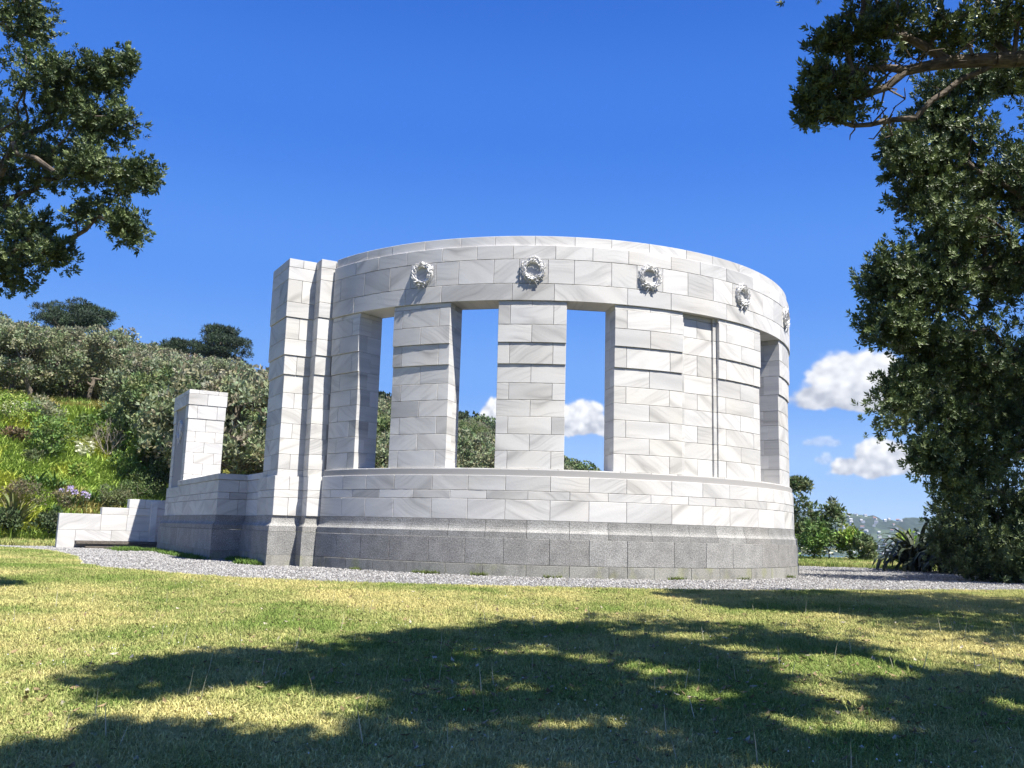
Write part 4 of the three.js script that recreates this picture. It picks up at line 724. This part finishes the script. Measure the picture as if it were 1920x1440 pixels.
{
  const b = [px(1795, 960, 27, 44, 40, 40), px(1850, 940, 27, 70, 60, 70), px(1910, 960, 27, 70, 80, 70), px(1770, 1010, 26, 34, 34, 30), px(1840, 1020, 26, 70, 40, 60), px(1910, 1030, 26, 60, 44, 50), px(1990, 980, 27, 70, 80, 50), px(1870, 880, 28, 60, 50, 40), px(1830, 1055, 25.5, 70, 18, 40), px(1905, 1060, 25, 50, 18, 36), px(1960, 1040, 25, 50, 40, 30)];
  const g = at(1850, 1076, 27); g.y = groundY(g.x, g.z);
  bigTree('thicket_tree', 'low dark thicket tree behind the flax by the path', null, [g, g.clone().add(V(0, .5, 0)), g.clone().add(V(.1, 1, 0))], b, { per: 6, palette: LEAF, size: 1.35, spread: .35 });
  const q = []; for (const [x, y, z, r, n] of [[10.9, 4.9, -23.2, 1.1, 40], [12.1, 5.4, -24.4, 1.3, 50], [14.2, 5.2, -25.5, 1.5, 60], [13.2, 4.6, -23.6, 1.2, 40], [16, 6.4, -27.5, 1.6, 60], [17.5, 7, -24.5, 2.6, 100], [19.5, 8.5, -22, 2.6, 100], [16.6, 5.4, -21.5, 1.7, 60], [20.5, 6, -26, 2.6, 80], [18.4, 9.6, -25, 2, 60]]) q.push({ c: V(x, y, z), r: V(r, r * .8, r), n });
  for (const [x, y, r, h] of [[1530, 1080, 1.1, 4.5], [1600, 1082, 1.2, 5], [1680, 1086, 1.1, 5], [1760, 1090, 1.1, 5], [1850, 1094, 1.1, 5.5], [1640, 1072, 1.2, 6], [1560, 1071, 1.1, 5.5], [1740, 1076, 1.2, 6]]) { const g2 = hit(x, y, 12); q.push({ c: g2.addScaledVector(SUN, h / SUN.y), r: V(r, r * .6, r), n: 34 }); }
  const o = V(19, groundY(19, -24), -24);
  bigTree('broadleaf_tree', 'tree outside the picture on the right that shades the path', 'big trees framing the lawn', [o, V(18.9, 2, -24), V(18.7, 4, -24)], q, { per: 5, palette: LEAF, size: 1.5, spread: .4 });
}
{ const f1 = at(1722, 1066, 33), f2 = at(1785, 1067, 32), f3 = at(1706, 1064, 34); for (const f of [f1, f2, f3]) f.y = groundY(f.x, f.z);
  strapPlant('flax_bush', 'dark flax bush with drooping straps beside the water gap', 'flax', 'flax bushes by the path', f1, 95, 2.2, .085, flaxMats, 1.15, 1);
  strapPlant('flax_bush', 'dark flax bush under the thicket right of the other flax', 'flax', 'flax bushes by the path', f2, 95, 2.2, .085, flaxMats, 1.15, 1);
  strapPlant('flax_bush', 'small flax bush nearest to the water gap', 'flax', 'flax bushes by the path', f3, 60, 1.6, .07, flaxMats, .8, .8);
  const f4 = at(1828, 1070, 31); f4.y = groundY(f4.x, f4.z); strapPlant('flax_bush', 'dark flax bush farthest right half hidden by the thicket', 'flax', 'flax bushes by the path', f4, 80, 2.1, .08, flaxMats, 1.15, 1); }
console.log('right side');
// ------------------------------------------------------------------ far shore across the harbour
const SHORE = [[1500, 962], [1560, 965], [1584, 967.5], [1607, 967.5], [1627, 970.5], [1638, 971.5], [1651, 978], [1672, 979], [1684, 981], [1696, 974], [1715, 974.5], [1736, 977.5], [1765, 980], [1800, 983], [1860, 976], [1960, 970], [2100, 975]];
function shoreY(x, z) {      // height of the far shore
  const r = Math.hypot(x, z), pxx = 960 + F * Math.tan(Math.atan2(x, -z) + 1.714 * RAD), skyl = edge(SHORE, pxx), hor = 997.9 + (pxx - 960) * .0267;
  const top = (hor - skyl) * 2150 / F + 1 - SEA, t = smooth(1730, 2150, r), back = 1 - .5 * smooth(2150, 2600, r);
  const b = fbm(x * .006, z * .006, 4, 3) * 22 * t * (1 - smooth(1950, 2120, r)), tree = Math.abs(noise(x * .045, z * .045, 9)) * 9 * smooth(.04, .3, t) + noise(x * .11, z * .11, 5) * 2.5 * t;
  return SEA - 3 + (top + 3 - 4) * Math.pow(t, .9) * back + b + tree;
}
{
  const pos = [], col = [], idx = []; let n = 0, rows = 0;
  for (let r = 1715; r <= 2500; r += r < 2180 ? 9 : 40, rows++) { n = 0; for (let a = 12; a <= 36; a += .16, n++) { const x = r * Math.sin(a * RAD), z = -r * Math.cos(a * RAD); pos.push(x, shoreY(x, z), z); const f = fbm(x * .012, z * .012, 3, 3), g = smooth(.0, .18, f); col.push(lerp(.022, .055, g), lerp(.038, .08, g), lerp(.024, .04, g)); } }
  for (let j = 0; j < rows - 1; j++) for (let i = 0; i < n - 1; i++) { const a = j * n + i; idx.push(a, a + 1, a + n, a + 1, a + n + 1, a + n); }
  const g = geo(pos, new Array(pos.length).fill(0), null, col); g.setIndex(idx); g.computeVertexNormals();
  structure(new THREE.Mesh(g, std(lin(1, 1, 1), .95, { vertexColors: true })), 'far_hills', 'wooded hills with houses across the harbour', 'hills');
  // houses
  const wallM = [[.60, .58, .54], [.52, .48, .42], [.46, .48, .50], [.64, .64, .62]].map((c) => std(lin(...c), .8)), roofM = [[.42, .42, .42], [.22, .22, .24], [.28, .14, .10], [.52, .51, .50]].map((c) => std(lin(...c), .7));
  const wallG = new THREE.BoxGeometry(11, 5.5, 8).translate(0, 2.2, 0), roofS = new THREE.Shape([new THREE.Vector2(-4.7, 0), new THREE.Vector2(4.7, 0), new THREE.Vector2(0, 2.8)]), roofG = new THREE.ExtrudeGeometry(roofS, { depth: 12, bevelEnabled: false }).rotateY(Math.PI / 2).translate(-6, 4.95, 0), windowG = new THREE.BoxGeometry(2, 1.5, .2), glass = std(lin(.05, .07, .09), .2);
  const protos = []; for (let i = 0; i < 8; i++) { const h = new THREE.Group(); part('wall', wallG, wallM[i % 4], h); part('roof', roofG, roofM[(i * 3 + (i >> 2)) % 4], h); h.userData.look = `${['cream', 'tan', 'blue grey', 'white'][i % 4]} walls and ${['pale grey', 'dark grey', 'red', 'white'][(i * 3 + (i >> 2)) % 4]} roof`; for (const x of [-3, 2.5]) part('window', windowG, glass, h).position.set(x, 2.8, 4.05); protos.push(h); }
  const Rh = mulberry(99), put = []; let tries = 0;
  while (put.length < 80 && tries++ < 6000) {
    const a = (18.3 + 7.2 * Rh()) * RAD, r = 1775 + 330 * Math.pow(Rh(), 1.1), x = r * Math.sin(a), z = -r * Math.cos(a);
    const pxx = 960 + F * Math.tan(a + 1.714 * RAD); if (pxx > 1690 && r > 1960) continue; if (put.some(([q, w]) => Math.hypot(q - x, w - z) < 17)) continue; if (fbm(x * .008, z * .008, 77, 2) < -.12) continue;
    put.push([x, z]); const hp = protos[Math.floor(Rh() * 8)], high = r > 1960 ? 'upper slope' : r > 1850 ? 'middle slope' : 'shore'; plantAt(hp, 'hillside_house', `small house with ${hp.userData.look} on the ${high} across the harbour`, 'house', 'houses on the far hillside', V(x, shoreY(x, z) + 2.2, z), rnd(.4, .62), -a + rnd(-.7, .7));
  }
}
// ------------------------------------------------------------------ grass, gravel stones, litter
const tuftGeo = (n, len, wid, seed, spread, lean) => { const r = mulberry(seed), pos = []; for (let i = 0; i < n; i++) { const a = r() * 6.28, l = len * (.55 + .7 * r()), t = lean * (.3 + r()), x = (r() - .5) * spread, z = (r() - .5) * spread, ca = Math.cos(a), sa = Math.sin(a), w = wid * (.7 + .6 * r()); const mx = x + ca * l * .5 * Math.sin(t * .6), my = l * .55, mz = z + sa * l * .5 * Math.sin(t * .6), tx = x + ca * l * Math.sin(t), ty = l * Math.cos(t), tz = z + sa * l * Math.sin(t); pos.push(x - sa * w, -.01, z + ca * w, x + sa * w, -.01, z - ca * w, mx + sa * w * .8, my, mz - ca * w * .8, x - sa * w, -.01, z + ca * w, mx + sa * w * .8, my, mz - ca * w * .8, mx - sa * w * .8, my, mz + ca * w * .8, mx - sa * w * .8, my, mz + ca * w * .8, mx + sa * w * .8, my, mz - ca * w * .8, tx, ty, tz); } return geo(pos); };
const grassMat = leafMat(1, 1, 1, .2, .9); grassMat.specularIntensity = .15;
function grassColor(x, z, bias = 0) { const n = fbm(x * .35, z * .35, 15, 3) * 1.5 + fbm(x * 1.6, z * 1.6, 4, 2) * .6 + bias, d = clamp(.58 + n * 1.15 + rnd(-.32, .32)), j = rnd(.66, 1.36); return [lerp(.20, .575, d) * j, lerp(.28, .515, d) * j, lerp(.065, .215, d) * j]; }
{
  const field = [[], [], []], Rg = mulberry(808), N = 270000;
  for (let i = 0; i < N; i++) {
    const r = 5.6 + 19.5 * Rg(), a = (-36 + 68 * Rg()) * RAD, x = r * Math.sin(a), z = -r * Math.cos(a);
    if (z < edge(nearEdge, x) + wob(x, z) + .02 || (Math.abs(z - edge(nearEdge, x)) < .15 && Rg() < .5)) continue;
    const s = .75 + .55 * Rg() + .35 * clamp(fbm(x * .8, z * .8, 33, 2) * 2) + .12 * smooth(12, 6, r) ;
    field[i % 3].push([V(x, groundY(x, z), z), aim(V(.15 * (Rg() - .5), 1, .15 * (Rg() - .5)).normalize(), Rg() * 6.28), s, grassColor(x, z)]);
  }
  for (let i = 0; i < 42000; i++) { const r = 24 + 13 * Rg(), a = (-38 + 18 * Rg()) * RAD, x = r * Math.sin(a), z = -r * Math.cos(a); if (z < edge(nearEdge, x) + wob(x, z)) continue; field[i % 3].push([V(x, groundY(x, z), z), aim(Y, Rg() * 6.28), 1 + .6 * Rg(), grassColor(x, z)]); }
  const G = new THREE.Group(); G.name = 'lawn_grass'; tag(G, 'mown lawn of mixed green and straw coloured grass', 'grass', null, 'stuff'); scene.add(G);
  field.forEach((f, i) => copies('grass_blades', tuftGeo(10, .056, .003, 40 + i, .085, 1.25), grassMat, f, G));
  // longer tufts and seed stalks here and there
  const tall = []; for (let i = 0; i < 11000; i++) { const r = 5.6 + 13 * Rg(), a = (-34 + 64 * Rg()) * RAD, x = r * Math.sin(a), z = -r * Math.cos(a); if (z < edge(nearEdge, x) + .3 || fbm(x * .7, z * .7, 21, 2) < -.02) continue; tall.push([V(x, groundY(x, z), z), aim(V(.3 * (Rg() - .5), 1, .3 * (Rg() - .5)).normalize(), Rg() * 6.28), (.45 + .8 * Rg() * Rg()), grassColor(x, z, -.3)]); }
  copies('grass_blades', tuftGeo(9, .12, .0028, 51, .05, .6), grassMat, tall, G);
  const stalks = []; for (let i = 0; i < 160; i++) { const r = 6 + 9 * Rg(), a = (-32 + 60 * Rg()) * RAD, x = r * Math.sin(a), z = -r * Math.cos(a); if (z < edge(nearEdge, x) + .4) continue; stalks.push([V(x, groundY(x, z), z), aim(V(.5 * (Rg() - .5), 1, .5 * (Rg() - .5)).normalize(), Rg() * 6.28), .7 + .6 * Rg(), [.5, .47, .33]]); }
  copies('grass_stalks', tuftGeo(1, .2, .0035, 53, .01, .25), grassMat, stalks, G);
}
{ // rough grass beyond the path and on the slope
  const Rg = mulberry(515), long = [], rough = [], G = new THREE.Group(); G.name = 'rough_grass'; tag(G, 'rough yellow green grass on the slope and beyond the path', 'grass', null, 'stuff'); scene.add(G);
  for (let i = 0; i < 60000; i++) { const x = -62 + 60 * Rg(), z = -34 - 34 * Rg(), y = hillAt(x, z); if (y < .08) continue; const [qx, qy] = toPx(V(x, groundY(x, z), z)); if (qx < -40 || qx > 330 || qy < 735) continue;
    const n = fbm(x * .13, z * .13, 61, 3), c = n > .12 ? [.40, .44, .075] : n > -.05 ? [.29, .39, .08] : n > -.18 ? [.40, .36, .13] : [.225, .31, .075], j = .75 + .5 * Rg(); long.push([V(x, groundY(x, z), z), aim(V(.4 * (Rg() - .5), 1, .4 * (Rg() - .5)).normalize(), Rg() * 6.28), .6 + .9 * Rg(), c.map((v) => v * j)]); }
  copies('grass_blades', tuftGeo(16, .5, .022, 71, .5, .9), grassMat, long, G);
  for (let i = 0; i < 22000; i++) { const x = 8 + 18 * Rg(), z = -28 - 24 * Rg(); if (z > edge(farEdge, x) + wob(x, z) - .1 && x < 16) continue; if (x > 15 && z > -29 && z > edge(nearEdge, x)) continue; rough.push([V(x, groundY(x, z), z), aim(V(.3 * (Rg() - .5), 1, .3 * (Rg() - .5)).normalize(), Rg() * 6.28), .6 + .9 * Rg(), grassColor(x, z, -.25).map((v) => v * 1.0)]); }
  for (let i = 0; i < 9000; i++) { const x = -26 + 10 * Rg(), z = -33 - 9 * Rg(); if (z > edge(farEdge, x) - .1 || (x > -17.3 && z < -33)) continue; rough.push([V(x, groundY(x, z), z), aim(V(.3 * (Rg() - .5), 1, .3 * (Rg() - .5)).normalize(), Rg() * 6.28), .6 + .9 * Rg(), grassColor(x, z, -.25)]); }
  copies('grass_blades', tuftGeo(12, .17, .007, 72, .22, .8), grassMat, rough, G);
  const heads = []; for (let i = 0; i < 900; i++) { const q = Rg(), a = q < .45 ? hit(1496 + 110 * Rg(), 1036 + 18 * Rg(), 30) : q < .75 ? hit(140 + 34 * Rg(), 835 + 34 * Rg(), 20) : hit(2 + 46 * Rg(), 772 + 18 * Rg(), 20); heads.push([a.add(V(0, .3 + .3 * Rg(), 0)), aim(V(Rg() - .5, 1, Rg() - .5).normalize(), Rg() * 6), .8 + .8 * Rg(), [.70, .71, .55]]); }
  const fp = []; for (let i = 0; i < 9; i++) { const a = i / 9 * 6.28; leafTris(fp, V(0, 0, 0), V(Math.cos(a), .35, Math.sin(a)).normalize(), V(-Math.sin(a), 0, Math.cos(a)), .09, .06, .01); }
  copies('white_flower_heads', geo(fp), grassMat, heads, G);
}
{ // stones lying proud on the gravel
  const Rg = mulberry(616), st = [[], []];
  for (let i = 0; i < 110000; i++) { const x = -20 + 36 * Rg(), z = -36.5 + 20 * Rg(); if (!onGravel(x, z)) continue; const dr = Math.hypot(x, z - DZ); if (dr < 7.7) continue; if (z < -29 && x > -12 && x < 6) continue; const b = .15 + .27 * Rg(); st[i % 2].push([V(x, groundY(x, z) + .016, z), aim(V(Rg() - .5, Rg() - .3, Rg() - .5).normalize(), Rg() * 6), .011 + .017 * Rg() * Rg() + .004, [b * 1.03, b, b * .95]]); }
  const G = new THREE.Group(); G.name = 'gravel_stones'; tag(G, 'loose pale grey stones covering the gravel path', 'gravel', null, 'stuff'); scene.add(G);
  st.forEach((s, i) => { const g = new THREE.IcosahedronGeometry(1, 0), p = g.attributes.position; const key = {}, r = mulberry(9 + i); for (let k = 0; k < p.count; k++) { const id = [p.getX(k), p.getY(k), p.getZ(k)].map((v) => v.toFixed(2)).join(); key[id] ??= .7 + .5 * r(); p.setXYZ(k, p.getX(k) * key[id], p.getY(k) * key[id] * .7, p.getZ(k) * key[id]); } g.deleteAttribute('uv'); g.computeVertexNormals(); copies('stones', g, std(lin(1, 1, 1), .9), s, G); });
}
{ // dead leaves and clover heads in the lawn, weeds at the foot of the walls
  const Rg = mulberry(717), dead = [], clover = [], weeds = [];
  for (let i = 0; i < 2200; i++) { const r = 5.6 + 14 * Rg() * Rg() + 3 * Rg(), a = (-34 + 64 * Rg()) * RAD, x = r * Math.sin(a), z = -r * Math.cos(a); if (z < edge(nearEdge, x) + .2 || (x < -1 && Rg() < .5)) continue; const b = .7 + .6 * Rg(); dead.push([V(x, groundY(x, z) + .035 + .02 * Rg(), z), aim(V(Rg() - .5, .5 + Rg(), Rg() - .5).normalize(), Rg() * 6.28), .6 + .7 * Rg(), Rg() < .15 ? [.42 * b, .37 * b, .28 * b] : [.26 * b, .19 * b, .10 * b]]); }
  for (let i = 0; i < 700; i++) { const r = 6 + 12 * Rg(), a = (-34 + 64 * Rg()) * RAD, x = r * Math.sin(a), z = -r * Math.cos(a); if (z < edge(nearEdge, x) + .3 || fbm(x * .5, z * .5, 91, 2) < .1) continue; clover.push([V(x, groundY(x, z) + .05 + .02 * Rg(), z), aim(Y, 0), .7 + .6 * Rg(), [.72, .70, .64]]); }
  const lp = []; leafTris(lp, V(-.03, 0, 0), V(1, 0, 0), V(0, 0, 1), .07, .034, .007, .012); leafTris(lp, V(-.03, -.001, 0), V(1, 0, 0), V(0, 0, 1), .07, .03, .009, .012);
  const L = copies('fallen_leaves', geo(lp), leafMat(1, 1, 1, .1, .8), dead, scene); tag(L, 'dry fallen leaves scattered over the lawn', 'leaves', null, 'stuff');
  const C = copies('clover_flowers', new THREE.IcosahedronGeometry(.006, 0), std(lin(1, 1, 1), .9), clover, scene); tag(C, 'tiny white clover flowers in the lawn', 'flowers', null, 'stuff');
  const foot = (u, v, n, s, w) => { for (let i = 0; i < n; i++) { const uu = u + s[0] * Rg(), vv = v + s[1] * Rg() + w * (Rg() + Rg() - 1), m = uvMap(uu, vv, 0), j = .75 + .5 * Rg(); weeds.push([V(m[0], groundY(m[0], m[2] + DZ), m[2] + DZ), aim(V(.4 * (Rg() - .5), 1, .4 * (Rg() - .5)).normalize(), Rg() * 6.28), .5 + .8 * Rg(), [.13 * j, .21 * j, .05 * j]]); } };
  foot(2.4, 9.45, 420, [8.6, .1], .22); foot(.5, 8.62, 260, [2, .1], .2); foot(-1.1, 8.75, 130, [1.3, .1], .18); foot(9.5, 9.9, 420, [2.2, .7], .4); foot(-.5, 8.85, 80, [.4, .3], .2);
  for (const [t, n] of [[-33, 14], [-20, 22], [-17.4, 26], [-9, 20], [3, 12], [24.5, 26], [40, 8], [58, 14]]) for (let i = 0; i < n; i++) { const m = drumMap(t + 2.4 * (Rg() - .5), 0, 7.80 + .10 * Rg()), j = .7 + .5 * Rg(); weeds.push([V(m[0], groundY(m[0], m[2] + DZ), m[2] + DZ), aim(V(.4 * (Rg() - .5), 1, .4 * (Rg() - .5)).normalize(), Rg() * 6.28), .35 + .6 * Rg(), [.16 * j, .20 * j, .06 * j]]); }
  const W = copies('wall_weeds', tuftGeo(12, .13, .008, 81, .16, .9), grassMat, weeds, scene); tag(W, 'green weeds growing along the foot of the memorial', 'weeds', null, 'stuff');
}
console.log('grass');
// thin sea air over the harbour
scene.fog = new THREE.FogExp2(new THREE.Color().setRGB(.6, .78, 1), 0.00009);
renderer.render(scene, camera);
